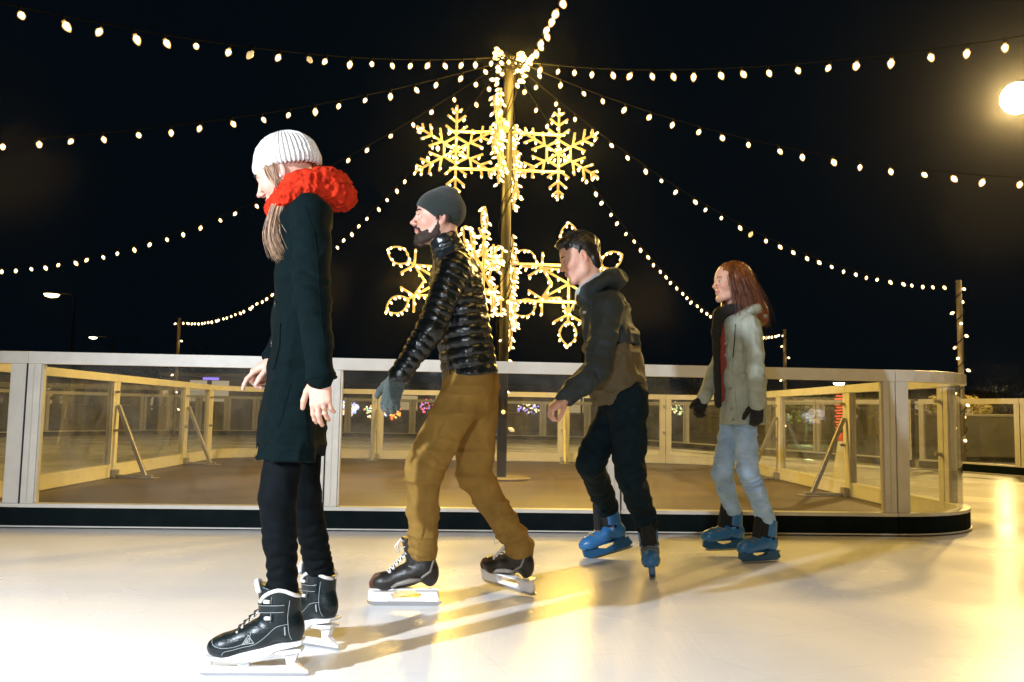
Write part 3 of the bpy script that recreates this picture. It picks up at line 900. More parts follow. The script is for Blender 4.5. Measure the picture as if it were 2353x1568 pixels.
class Cap:
    """tapered limb from a to b; ax/s widen it along one direction; rings=(pitch, depth) adds quilting or knit rings"""
    def __init__(self, a, b, ra, rb, ax=None, s=1.0, rings=None, fold=None, s2=None):
        self.a, self.b, self.ra, self.rb = np.asarray(a, float), np.asarray(b, float), ra, rb
        self.ax = None if ax is None else unit(ax); self.s = s; self.s2 = s if s2 is None else s2
        self.rings, self.fold = rings, fold
        self.c = (self.a + self.b) / 2
        self.R = np.linalg.norm(self.b - self.a) / 2 + max(ra, rb) * max(self.s, self.s2, 1.0)
    def __call__(self, p):
        a = self.a.astype(F32); ba = (self.b - self.a).astype(F32)
        pa = p - a
        L2 = max(float(ba @ ba), 1e-9)
        t = np.clip(pa @ ba / L2, 0, 1)
        q = pa - t[:, None] * ba
        if self.ax is not None:
            ax = self.ax.astype(F32)
            s = self.s + (self.s2 - self.s) * t
            c = q @ ax
            q = q + (c * (1 / s - 1))[:, None] * ax
        r = self.ra + (self.rb - self.ra) * t
        d = np.sqrt((q * q).sum(1)) - r
        if self.rings is not None:
            L = math.sqrt(L2)
            d = d - self.rings[1] * (np.abs(np.sin(np.pi * t * L / self.rings[0])) ** 0.6 - 0.5)
        if self.fold is not None:      # creases round the limb, bunched near t0
            t0, wd, amp, fr = self.fold
            L = math.sqrt(L2)
            ww = np.exp(-((t - t0) / wd) ** 2)
            n1 = noise3(p, 7.0)
            ph = t * L * fr * .6 + 3.5 * n1 + 2.0 * noise3(p + 4, 14.0)
            d = d - amp * ww * (np.abs(np.sin(ph)) - .5) * (1.2 + 1.2 * n1)
        return d

class Ell:
    def __init__(self, c, r, M=None):
        self.c, self.r = np.asarray(c, float), np.asarray(r, float)
        self.M = None if M is None else np.asarray(M, float)   # columns = local axes
        self.R = float(max(self.r))
    def __call__(self, p):
        q = p - self.c.astype(F32)
        if self.M is not None: q = q @ self.M.astype(F32)
        r = self.r.astype(F32)
        k0 = np.sqrt(((q / r) ** 2).sum(1)); k1 = np.sqrt(((q / (r * r)) ** 2).sum(1)) + 1e-9
        return k0 * (k0 - 1) / k1

class Half:
    """half space below the plane through c with outward normal n"""
    def __init__(self, c, n):
        self.c = np.asarray(c, float); self.n = unit(n); self.R = 1e3
    def __call__(self, p):
        return (p - self.c.astype(F32)) @ self.n.astype(F32)

class Torus:
    def __init__(self, c, n, R0, r, ax=None, s=1.0):
        self.c = np.asarray(c, float); self.n = unit(n); self.R0, self.r = R0, r
        self.ax = None if ax is None else unit(ax); self.s = s
        self.R = (R0 + r) * max(1, s)
    def __call__(self, p):
        q = p - self.c.astype(F32)
        if self.ax is not None:
            ax = self.ax.astype(F32); q = q + ((q @ ax) * (1 / self.s - 1))[:, None] * ax
        n = self.n.astype(F32)
        z = q @ n; rr = np.sqrt(np.maximum((q * q).sum(1) - z * z, 0))
        return np.sqrt((rr - self.R0) ** 2 + z * z) - self.r

def field(ops, p, disp=None, skip=None):
    d = None
    for i, (op, pr, k) in enumerate(ops):
        if skip is not None and skip[i]: continue
        e = pr(p)
        if d is None:
            d = e if op == 'u' else np.full(len(p), 0.5, F32)
            if op == 'u': continue
        if op == 'u':
            if k > 0:
                h = np.clip(0.5 + 0.5 * (d - e) / k, 0, 1); d = d + (e - d) * h - k * h * (1 - h)
            else: d = np.minimum(d, e)
        elif op == 's':
            e = -e
            if k > 0:
                h = np.clip(0.5 - 0.5 * (d - e) / k, 0, 1); d = d + (e - d) * h + k * h * (1 - h)
            else: d = np.maximum(d, e)
        elif op == 'i':
            if k > 0:
                h = np.clip(0.5 - 0.5 * (d - e) / k, 0, 1); d = d + (e - d) * h + k * h * (1 - h)
            else: d = np.maximum(d, e)
    if d is None: d = np.full(len(p), 0.5, F32)
    if disp is not None: d = d - disp(p)
    return d

def surface(ops, h, disp=None, pad=0.02):
    """naive surface nets over the blocks that touch the surface"""
    lo = np.full(3, 1e9); hi = np.full(3, -1e9)
    for op, pr, k in ops:
        if op == 'u':
            lo = np.minimum(lo, pr.c - pr.R - pad); hi = np.maximum(hi, pr.c + pr.R + pad)
    B = 10
    nb = np.ceil((hi - lo) / (h * B)).astype(int)
    n = nb * B + 1
    vol = np.full(n, 1.0, F32)
    hb = h * B
    cr = np.stack(np.meshgrid(*[np.arange(k) for k in nb], indexing='ij'), -1).reshape(-1, 3)
    cen = (lo + (cr + .5) * hb).astype(F32)
    dc = field(ops, cen)
    half = hb * 0.5 * math.sqrt(3)
    act = np.abs(dc) < half * 1.35 + pad
    loc = np.stack(np.meshgrid(*[np.arange(B + 1)] * 3, indexing='ij'), -1).reshape(-1, 3)
    pc = np.array([pr.c for _, pr, _ in ops]); pR = np.array([pr.R for _, pr, _ in ops]); pk = np.array([k for _, _, k in ops])
    isu = np.array([op == 'u' for op, _, _ in ops])
    # interior blocks
    for (i, j, k), a, d0 in zip(cr, act, dc):
        if not a:
            if d0 < 0: vol[i*B:(i+1)*B+1, j*B:(j+1)*B+1, k*B:(k+1)*B+1] = -1.0
    for idx in np.nonzero(act)[0]:
        i, j, k = cr[idx]
        dist = np.linalg.norm(pc - cen[idx], axis=1) - pR
        skip = dist > half + np.maximum(pk, 0.0) + 0.03
        isi = np.array([op == 'i' for op, _, _ in ops])
        skip[isi] = False
        if not (~skip & isu).any(): continue
        p = (lo + (np.array([i, j, k]) * B + loc) * h).astype(F32)
        vol[i*B:(i+1)*B+1, j*B:(j+1)*B+1, k*B:(k+1)*B+1] = field(ops, p, disp, skip).reshape(B+1, B+1, B+1)
    ins = vol < 0
    ins[0] = ins[-1] = False; ins[:, 0] = ins[:, -1] = False; ins[:, :, 0] = ins[:, :, -1] = False
    cnt = np.zeros(n - 1, np.int8)
    for dx in (0, 1):
        for dy in (0, 1):
            for dz in (0, 1):
                cnt += ins[dx:n[0]-1+dx, dy:n[1]-1+dy, dz:n[2]-1+dz]
    cells = np.argwhere((cnt > 0) & (cnt < 8))
    if len(cells) == 0: return np.zeros((0, 3)), np.zeros((0, 4), int)
    idm = np.full(n - 1, -1, np.int32)
    idm[cells[:, 0], cells[:, 1], cells[:, 2]] = np.arange(len(cells))
    cv = {}
    ci = {}
    for dx in (0, 1):
        for dy in (0, 1):
            for dz in (0, 1):
                cv[dx, dy, dz] = vol[cells[:, 0]+dx, cells[:, 1]+dy, cells[:, 2]+dz]
                ci[dx, dy, dz] = ins[cells[:, 0]+dx, cells[:, 1]+dy, cells[:, 2]+dz]
    acc = np.zeros((len(cells), 3), F32); num = np.zeros(len(cells), F32)
    for ax in range(3):
        o = [a for a in range(3) if a != ax]
        for u in (0, 1):
            for v in (0, 1):
                c0 = [0, 0, 0]; c0[o[0]] = u; c0[o[1]] = v
                c1 = list(c0); c1[ax] = 1
                a, b = cv[tuple(c0)], cv[tuple(c1)]
                x = ci[tuple(c0)] != ci[tuple(c1)]
                t = np.clip(a / (a - b + 1e-12 * np.sign(a - b + 1e-20)), 0, 1)
                q = np.zeros((len(cells), 3), F32); q[:, ax] = t; q[:, o[0]] = u; q[:, o[1]] = v
                acc[x] += q[x]; num[x] += 1
    vs = lo + (cells + acc / np.maximum(num, 1)[:, None]) * h
    quads = []
    for ax in range(3):
        o = [(ax + 1) % 3, (ax + 2) % 3]
        s0 = [slice(1, n[a] - 1) for a in range(3)]
        s0[ax] = slice(0, n[ax] - 1)
        s1 = list(s0); s1[ax] = slice(1, n[ax])
        A, Bm = ins[tuple(s0)], ins[tuple(s1)]
        e = np.argwhere(A != Bm)
        if len(e) == 0: continue
        flip = A[e[:, 0], e[:, 1], e[:, 2]]
        base = e.copy()
        base[:, o[0]] += 1; base[:, o[1]] += 1
        def g(du, dv):
            c = base.copy(); c[:, o[0]] -= du; c[:, o[1]] -= dv
            return idm[c[:, 0], c[:, 1], c[:, 2]]
        q = np.stack([g(1, 1), g(0, 1), g(0, 0), g(1, 0)], 1)
        q[~flip] = q[~flip][:, ::-1]
        quads.append(q)
    f = np.concatenate(quads)
    f = f[(f >= 0).all(1)]
    return vs, f

def relax(vs, f, it=1, lam=0.5):
    n = len(vs)
    for _ in range(it):
        acc = np.zeros((n, 3)); cnt = np.zeros(n)
        for a, b in ((0, 1), (1, 2), (2, 3), (3, 0)):
            for x, y in ((a, b), (b, a)):
                for c in range(3):
                    acc[:, c] += np.bincount(f[:, x], weights=vs[f[:, y], c], minlength=n)
                cnt += np.bincount(f[:, x], minlength=n)
        vs = vs + lam * (acc / np.maximum(cnt, 1)[:, None] - vs)
    return vs

def np_mesh(name, vs, f, mats, parent=None, origin=(0, 0, 0), tint=None):
    me = bpy.data.meshes.new(name)
    vs = (np.asarray(vs) - np.asarray(origin)).astype(F32)
    me.vertices.add(len(vs)); me.vertices.foreach_set('co', vs.ravel())
    m = len(f); k = f.shape[1]
    me.loops.add(m * k); me.loops.foreach_set('vertex_index', f.astype(np.int32).ravel())
    me.polygons.add(m)
    me.polygons.foreach_set('loop_start', np.arange(0, m * k, k, dtype=np.int32))
    me.polygons.foreach_set('loop_total', np.full(m, k, np.int32))
    me.polygons.foreach_set('use_smooth', np.ones(m, bool))
    me.update(); me.validate()
    for mt in (mats if isinstance(mats, (list, tuple)) else [mats]): me.materials.append(mt)
    if tint is not None:
        at = me.color_attributes.new('tint', 'FLOAT_COLOR', 'POINT')
        at.data.foreach_set('color', tint.astype(F32).ravel())
    o = bpy.data.objects.new(name, me)
    C.objects.link(o)
    if parent is not None: o.parent = parent
    return o

class Frame:
    """head or foot frame: x forward, y left, z up"""
    def __init__(self, o, fwd, up, s=1.0):
        self.o = np.asarray(o, float); self.x = unit(fwd)
        z = np.asarray(up, float); z = z - self.x * (z @ self.x); self.z = unit(z)
        self.y = np.cross(self.z, self.x); self.s = s
        self.M = np.stack([self.x, self.y, self.z], 1)
    def __call__(self, x, y, z): return self.o + self.M @ (np.array([x, y, z]) * self.s)
    def cap(self, a, b, ra, rb=None, **k): return Cap(self(*a), self(*b), ra * self.s, (ra if rb is None else rb) * self.s, **k)
    def ell(self, c, r): return Ell(self(*c), np.array(r) * self.s, self.M)
    def local(self, p): return ((p - self.o.astype(F32)) @ self.M.astype(F32)) / self.s

def head_ops(H, nose=1.0, jaw=1.0, smile=0.0, neck_to=None, neck_r=.054):
    """skull, face, ears and neck in frame H (origin between the ears)"""
    o = []
    u = lambda pr, k=.02: o.append(('u', pr, k * H.s))
    s = lambda pr, k=.01: o.append(('s', pr, k * H.s))
    u(H.ell((-.012, 0, .040), (.098, .076, .088)), 0)
    u(H.ell((.020, 0, .020), (.070, .068, .085)), .03)
    u(H.ell((.034, 0, -.035), (.052, .056, .075)), .03)
    for y in (1, -1):
        u(H.cap((-.004, .060 * y, -.030), (.010, .052 * y * jaw, -.072), .014, .013), .03)
        u(H.cap((.010, .052 * y * jaw, -.072), (.074, .012 * y * jaw, -.101), .013, .012), .03)
        u(H.ell((.062, .040 * y, -.020), (.024, .020, .022)), .022)       # cheek
        u(H.cap((.086, .010 * y, .026), (.070, .046 * y, .026), .008, .007), .014)  # brow ridge
    u(H.ell((.077, 0, -.100), (.017, .019, .016)), .018)                 # chin
    u(H.ell((.076, 0, -.060), (.020, .026, .022)), .018)                 # mouth mound
    for y in (1, -1):
        s(H.ell((.098, .030 * y, .008), (.022, .017, .012)), .014)       # eye sockets
    u(H.cap((.088, 0, .018), (.108 + .006 * nose, 0, -.020), .0065, .0085), .010)  # nose bridge
    u(H.ell((.110 + .007 * nose, 0, -.024), (.0105, .0095, .0085)), .006)
    for y in (1, -1):
        u(H.ell((.103, .011 * y, -.029), (.010, .0065, .007)), .005)
        s(H.ell((.108, .006 * y, -.035), (.005, .003, .004)), .002)
        # eyelids and the eyeball they wrap
        u(H.ell((.077, .030 * y, .007), (.0145, .0150, .0118)), .003)
        s(H.cap((.0925, .022 * y, .0055), (.0880, .041 * y, .0050), .0030, .0026), .002)
        u(H.cap((.0925, .020 * y, .0135), (.0860, .043 * y, .0105), .0024, .0020), .003)
        # corner of mouth
    for y in (1, -1):
        u(H.cap((.0975, 0, -.0520), (.0850, .023 * y, -.0560 + smile), .0048, .0026), .004)
        u(H.cap((.0950, 0, -.0640), (.0845, .021 * y, -.0600 + smile), .0058, .0028), .004)
    for y in (1, -1):
        s(H.cap((.1035, 0, -.0578), (.0900, .024 * y, -.0582 + smile), .0016, .0014), .0015)
    s(H.ell((.1065, 0, -.0430), (.004, .0032, .0075)), .004)             # philtrum
    s(H.ell((.0985, 0, -.0790), (.010, .022, .0070)), .010)              # under the lip
    for y in (1, -1):
        u(H.ell((-.008, .077 * y, -.002), (.018, .0075, .030)), .004)
        s(H.ell((-.004, .085 * y, .002), (.010, .0060, .018)), .003)
        u(H.ell((.002, .079 * y, -.004), (.004, .004, .008)), .002)
        u(H.ell((-.002, .074 * y, -.030), (.007, .005, .009)), .003)
    n0 = H(-.028, 0, -.045)
    if neck_to is not None:
        u(Cap(n0, neck_to, neck_r * H.s, (neck_r + .008) * H.s), .03)
    return o

def lip_mask(H, p):
    q = H.local(p)
    m = ((q[:, 0] > .078) & (np.abs(q[:, 1]) < .024) & (q[:, 2] > -.0710) & (q[:, 2] < -.0475)).astype(F32)
    m *= np.clip(1.2 - (np.abs(q[:, 2] + .0585) / .0105) ** 3, 0, 1)
    return m

def hand_ops(w, d, n, th, s=1.0, curl=(35, 40, 25), spread=1.0, grow=0.0, curls=None, thumb=(.75, .55, .35), k=.004):
    """hand from wrist w towards d; palm faces n; thumb on side th; curls in degrees per knuckle"""
    d = unit(d); n = unit(np.asarray(n, float) - d * (np.asarray(n, float) @ d))
    t = np.cross(d, n); t = t if t @ np.asarray(th, float) > 0 else -t
    w = np.asarray(w, float)
    o = []
    offs = (.0265, .0090, -.0090, -.0255); lens = (.072, .080, .074, .058); rad = (.0088, .0090, .0086, .0076)
    mcl = (.088, .090, .086, .079)
    heads = []
    for q in range(4):
        hd = w + d * mcl[q] * s + t * offs[q] * s * 1.02 - n * (.004 if q in (1, 2) else 0) * s
        heads.append(hd)
        o.append(('u', Cap(w + d * .012 * s + t * offs[q] * .62 * s, hd, (.0130 + grow) * s, (.0098 + grow) * s, rings=None), .014 * s))
    o.append(('u', Ell(w + d * .045 * s + t * .004 * s + n * .003 * s, ((.040 + grow) * s, (.036 + grow) * s, (.0145 + grow) * s), np.stack([d, t, n], 1)), .012 * s))
    for q in range(4):
        cu = curls[q] if curls else curl
        a = 0.0; p = heads[q]; sp = offs[q] * 2.2 * spread
        dd = unit(d + t * sp)
        for j, fr in enumerate((.46, .30, .24)):
            a += R(cu[j])
            v = dd * math.cos(a) + n * math.sin(a)
            e = p + v * lens[q] * fr * s
            r0 = (rad[q] * (1.0, .93, .86)[j] + grow) * s; r1 = (rad[q] * (.90, .86, .74)[j] + grow) * s
            o.append(('u', Cap(p, e, r0, r1), k * s))
            p = e
    p = w + d * .018 * s + t * .022 * s + n * .004 * s
    dirs = (unit(d * .75 + t * thumb[0] + n * .35), unit(d * 1.0 + t * thumb[1] + n * .35), unit(d * 1.0 + t * thumb[2] + n * .45))
    for j, (L_, r0, r1) in enumerate(((.044, .0150, .0110), (.033, .0105, .0098), (.026, .0098, .0076))):
        e = p + dirs[j] * L_ * s
        o.append(('u', Cap(p, e, (r0 + grow) * s, (r1 + grow) * s), (.010 if j == 0 else k) * s))
        p = e
    return o

from mathutils.bvhtree import BVHTree
def bvh_of(o):
    me = o.data
    return BVHTree.FromPolygons([v.co.copy() for v in me.vertices], [tuple(p.vertices) for p in me.polygons])
def smooth_line(pts, n):
    pts = [Vector(p) for p in pts]; k = len(pts); out = []
    for i in range(n):
        q = i / (n - 1) * (k - 1); j = min(int(q), k - 2); u = q - j
        p0, p1, p2, p3 = pts[max(j - 1, 0)], pts[j], pts[j + 1], pts[min(j + 2, k - 1)]
        out.append(.5 * ((2 * p1) + (-p0 + p2) * u + (2 * p0 - 5 * p1 + 4 * p2 - p3) * u * u + (-p0 + 3 * p1 - 3 * p2 + p3) * u ** 3))
    return out
def hug(pts, bvh, org, off, n=26, normals=False):
    """lay a line on a surface"""
    o_ = Vector(org); out = []; nn = []
    for p in smooth_line(pts, n):
        c, nr, _, _ = bvh.find_nearest(p - o_)
        out.append(c + nr * off + o_); nn.append(nr)
    return (out, nn) if normals else out
def band(mb, pts, bvh, org, width, thick, up, n=26):
    """strap of given width and thickness lying on a surface"""
    c, nr = hug(pts, bvh, org, 0.0, n, True)
    up = Vector(up); vs = []
    for p, m_ in zip(c, nr):
        u = (up - m_ * up.dot(m_)).normalized() * (width / 2)
        vs += [p - u - m_ * .002, p - u + m_ * thick, p + u + m_ * thick, p + u - m_ * .002]
    fs = []
    for i in range(n - 1):
        for k in range(4):
            a = i * 4 + k; b = i * 4 + (k + 1) % 4
            fs.append((a, a + 4, b + 4, b))
    fs += [(0, 1, 2, 3), tuple((n - 1) * 4 + k for k in (3, 2, 1, 0))]
    mb.add(vs, fs)
def creases(p, sc, amp):
    return amp * ((1 - np.abs(noise3(p, sc))) ** 3 - .35)

def strands(mb, guides, n, spread, r, rnd, steps=9, wave=0.0, taper=True):
    """locks of hair: thin tapering tubes that follow guide curves"""
    for _ in range(n):
        g = rnd.choice(guides)
        k = len(g)
        off0 = Vector((rnd.gauss(0, 1), rnd.gauss(0, 1), rnd.gauss(0, .4))) * spread
        off1 = off0 * rnd.uniform(.5, 1.5) + Vector((rnd.gauss(0, 1), rnd.gauss(0, 1), rnd.gauss(0, 1))) * spread * .5
        ph = rnd.random() * 6.28
        tl = rnd.uniform(.82, 1.0)
        pts = []
        for i in range(steps):
            t = i / (steps - 1) * tl
            q = t * (k - 1); j = min(int(q), k - 2); u = q - j
            # catmull-rom through the guide points
            p0, p1, p2, p3 = (Vector(g[max(j - 1, 0)]), Vector(g[j]), Vector(g[j + 1]), Vector(g[min(j + 2, k - 1)]))
            p = .5 * ((2 * p1) + (-p0 + p2) * u + (2 * p0 - 5 * p1 + 4 * p2 - p3) * u * u + (-p0 + 3 * p1 - 3 * p2 + p3) * u ** 3)
            p = p + off0.lerp(off1, t) * (0.35 + .65 * t if taper else 1)
            p = p + Vector((math.sin(ph + t * 9), math.cos(ph * 1.7 + t * 8), 0)) * wave
            pts.append(p)
        rr = [r * (1 if t < .5 else 1 - (t - .5) * 1.7) for t in [i / (steps - 1) for i in range(steps)]]
        mb.tube(pts, rr, 4, 0, False)
# ------------------------------------------------------------------ the skaters
def Q(x, y, d): return np.array(P(x, y, d))

def skin_mat(name, col, lip):
    m = mat(name, col, 0.48, sss=0.25, bump=(260, 0.0005, 'noise'))
    nt = m.node_tree; N = nt.nodes; L = nt.links; b = N['Principled BSDF']
    at = N.new('ShaderNodeAttribute'); at.attribute_name = 'tint'
    nz = N.new('ShaderNodeTexNoise'); nz.inputs['Scale'].default_value = 30
    m1 = N.new('ShaderNodeMix'); m1.data_type = 'RGBA'
    m1.inputs['A'].default_value = (*col, 1); m1.inputs['B'].default_value = (col[0] * .95, col[1] * .78, col[2] * .74, 1)
    L.new(nz.outputs['Fac'], m1.inputs['Factor'])
    m2 = N.new('ShaderNodeMix'); m2.data_type = 'RGBA'; m2.inputs['B'].default_value = (*lip, 1)
    L.new(at.outputs['Color'], m2.inputs['Factor']); L.new(m1.outputs['Result'], m2.inputs['A'])
    L.new(m2.outputs['Result'], b.inputs['Base Color'])
    return m
M_skin = skin_mat('skin_fair', (0.62, 0.39, 0.30), (0.48, 0.17, 0.15))
M_eye = mat('eye_white', (0.7, 0.68, 0.66), 0.1)
M_iris = mat('iris_brown', (0.03, 0.015, 0.008), 0.08)
M_brow = mat('brow_hair', (0.02, 0.013, 0.009), 0.7)
M_hair_dark = mat('hair_near_black', (0.013, 0.010, 0.009), 0.42, bump=(90, .002, 'noise'))
M_hair_brown = mat('hair_chestnut', (0.16, 0.048, 0.014), 0.38, noise=(40, .5))
M_hair_blond = mat('hair_dark_blond', (0.34, 0.20, 0.115), 0.45, noise=(60, .55))
for hm_ in (M_hair_brown, M_hair_blond, M_hair_dark):
    nt_ = hm_.node_tree; b_ = nt_.nodes['Principled BSDF']
    ge_ = nt_.nodes.new('ShaderNodeNewGeometry'); mr_ = nt_.nodes.new('ShaderNodeMapRange')
    mr_.inputs['To Min'].default_value = .45; mr_.inputs['To Max'].default_value = 1.75
    nt_.links.new(ge_.outputs['Random Per Island'], mr_.inputs['Value'])
    vm_ = nt_.nodes.new('ShaderNodeVectorMath'); vm_.operation = 'SCALE'
    c0_ = b_.inputs['Base Color']
    if c0_.is_linked: nt_.links.new(c0_.links[0].from_socket, vm_.inputs[0])
    else: vm_.inputs[0].default_value = c0_.default_value[:3]
    nt_.links.new(mr_.outputs['Result'], vm_.inputs['Scale']); nt_.links.new(vm_.outputs[0], b_.inputs['Base Color'])
M_coat = mat('teal_black_wool', (0.0014, 0.0068, 0.0078), 0.9, spec=.10, sheen=0.0, noise=(35, .35), bump=(340, .0010, 'noise'))
M_jeans_dark = mat('dark_denim', (0.0022, 0.0045, 0.006), 0.8, spec=.12, noise=(25, .5), bump=(300, .0008, 'noise'))
M_jeans_pale = mat('washed_denim', (0.42, 0.60, 0.86), 0.9, spec=.12, noise=(9, .45), bump=(320, .0010, 'noise'))
M_navy = mat('navy_denim', (0.0035, 0.015, 0.024), 0.8, spec=.15, noise=(25, .5), bump=(300, .0008, 'noise'))
M_khaki = mat('tan_twill', (0.29, 0.17, 0.042), 0.85, spec=.12, noise=(14, .28), bump=(380, .0007, 'noise'))
M_nylon = mat('glossy_black_nylon', (0.004, 0.008, 0.010), 0.30, spec=.6, coat=.15, bump=(55, .0022, 'noise'))
M_nylon.node_tree.nodes['Principled BSDF'].inputs['Coat Roughness'].default_value = .25
M_shell = mat('slate_shell_cloth', (0.034, 0.048, 0.055), 0.65, spec=.25, noise=(12, .25), bump=(45, .0022, 'noise'))
M_shell_low = mat('olive_tan_cloth', (0.105, 0.080, 0.038), 0.65, noise=(12, .25), bump=(45, .0022, 'noise'))
M_lining = mat('pale_blue_lining', (0.34, 0.42, 0.44), 0.8, bump=(60, .002, 'noise'))
M_parka = mat('sage_canvas', (0.37, 0.42, 0.37), 0.88, spec=.12, noise=(16, .22), bump=(260, .0012, 'noise'))
M_shirt = mat('brick_red_jersey', (0.20, 0.034, 0.022), 0.85, bump=(200, .001, 'noise'))
M_black_knit = mat('black_knit', (0.012, 0.013, 0.013), 0.9, bump=(140, .003, 'voronoi'))
M_beanie = mat('charcoal_green_knit', (0.012, 0.020, 0.019), 0.92, sheen=.2, bump=(330, .0015, 'voronoi'))
M_white_knit = mat('white_rib_knit', (0.62, 0.61, 0.60), 0.95, bump=(230, .002, 'voronoi'))
M_red_knit = mat('orange_red_chunky_knit', (0.56, 0.030, 0.010), 0.95, spec=.1, noise=(30, .5), bump=(75, .004, 'voronoi'))
M_glove = mat('grey_green_knit', (0.055, 0.075, 0.070), 0.95, sheen=.2, bump=(150, .004, 'voronoi'))
M_boot = mat('black_boot_leather', (0.0035, 0.009, 0.011), 0.34, bump=(120, .0010, 'noise'))
M_boot2 = mat('black_synthetic_leather', (0.018, 0.016, 0.014), 0.38, bump=(120, .0010, 'noise'))
M_plastic_w = mat('white_plastic', (0.78, 0.77, 0.76), 0.3)
M_plastic_g = mat('grey_plastic', (0.22, 0.20, 0.17), 0.35)
M_blue = mat('blue_hard_plastic', (0.032, 0.155, 0.37), 0.3, bump=(30, .0006, 'noise'))
M_blue_d = mat('deep_blue_plastic', (0.015, 0.085, 0.18), 0.35)
M_blade = mat('skate_steel', (0.55, 0.55, 0.56), 0.18, metal=1.0)
M_lace = mat('white_lace', (0.75, 0.74, 0.72), 0.85)
M_stitch = mat('grey_stitching', (0.33, 0.36, 0.36), 0.8)
M_strap = mat('buckle_strap', (0.30, 0.27, 0.20), 0.4, noise=(120, .8))
M_gold = mat('ring_metal', (0.85, 0.7, 0.4), 0.15, metal=1.0)
M_beard = mat('beard_dark_brown', (0.040, 0.024, 0.016), 0.75, bump=(420, .0025, 'noise'))

def person(base, label, group='four people skating in a line'):
    r_ = empty('person', base, label, 'person', group)
    r_['_o'] = 0
    del r_['_o']
    return r_

def cloth(name, ops, h, m, per, disp=None, parent=None, rel=1):
    vs, f = surface(ops, h, disp)
    if rel: vs = relax(vs, f, rel, .5)
    return np_mesh(name, vs, f, m, parent or per, tuple(per.location))

def face_extras(H, per, eyecol=M_iris, brow_m=M_brow, brow_r=.0032, lash=True):
    for y in (1, -1):
        c = H(.0775, .030 * y, .0055)
        e = MB()
        Mx = Matrix.Translation(Vector(c)) @ Matrix(np.c_[H.M, [0, 0, 0]].tolist() + [[0, 0, 0, 1]]) @ Matrix.Rotation(R(90), 4, 'Y')
        prof = [(.0128 * H.s * math.sin(t), .0128 * H.s * math.cos(t)) for t in [math.pi * (1 - i / 10) * .999 + .0005 for i in range(11)]]
        e.lathe([(r_, z) for r_, z in prof], 14, Mx)
        o = e.build('eye', M_eye, per, smooth=True, origin=per.location)
        i_ = MB()
        k = .0131 * H.s
        i_.lathe([(.0062 * H.s, math.sqrt(k * k - (.0062 * H.s) ** 2)), (.004 * H.s, math.sqrt(k * k - (.004 * H.s) ** 2)), (.0005, k)], 12, Mx)
        i_.build('iris', eyecol, o, smooth=True, origin=per.location)
        b = MB()
        b.tube([H(.0945, .014 * y, .0285), H(.0965, .024 * y, .0325), H(.0905, .037 * y, .0325), H(.0790, .048 * y, .0265)],
               [brow_r * .7 * H.s, brow_r * H.s, brow_r * .9 * H.s, .0012 * H.s], 6)
        b.build('eyebrow', brow_m, per, smooth=True, origin=per.location)
        if lash:
            l = MB()
            l.tube([H(.0938, .020 * y, .0080), H(.0945, .030 * y, .0100), H(.0875, .0425 * y, .0062)], [.0008, .0011, .0007], 5)
            l.build('eyelashes', M_brow, per, smooth=True, origin=per.location)

def body(per, J, H, hands, sk=M_skin, s=1.0, h=0.0036, smile=0.0, nose=1.0, jaw=1.0, neck_r=.052):
    o = head_ops(H, nose=nose, jaw=jaw, smile=smile, neck_to=J['neck'], neck_r=neck_r)
    A = lambda a, b, ra, rb, k=.03, **kw: o.append(('u', Cap(J[a], J[b], ra * s, rb * s, **kw), k))
    lat = unit(J['shl'] - J['shr'])
    A('neck', 'chest', .050, .070, ax=lat, s=1.0, s2=1.25)
    A('chest', 'pelvis', .070, .070, ax=lat, s=1.3, s2=1.3)
    for q in 'lr':
        A('chest', 'sh' + q, .045, .040); A('sh' + q, 'el' + q, .040, .034); A('el' + q, 'wr' + q, .034, .024)
        A('pelvis', 'hp' + q, .065, .06); A('hp' + q, 'kn' + q, .062, .044); A('kn' + q, 'mi' + q, .042, .034); A('mi' + q, 'an' + q, .033, .030)
        A('an' + q, 'to' + q, .034, .026)
    for hd in hands: o += hd
    vs, f = surface(o, h)
    tint = np.zeros((len(vs), 4)); tint[:, 3] = 1
    q_ = H.local(vs.astype(F32))
    blush = np.zeros(len(vs))
    for c_, r_ in (((.07, .04, -.022), .022), ((.07, -.04, -.022), .022), ((.115, 0, -.024), .014), ((-.008, .08, 0), .03), ((-.008, -.08, 0), .03)):
        blush = np.maximum(blush, .38 * np.exp(-(((q_ - np.array(c_, F32)) ** 2).sum(1)) / r_ ** 2))
    tint[:, :3] = np.maximum(lip_mask(H, vs.astype(F32)), blush)[:, None]
    return np_mesh('body', vs, f, sk, per, tuple(per.location), tint)

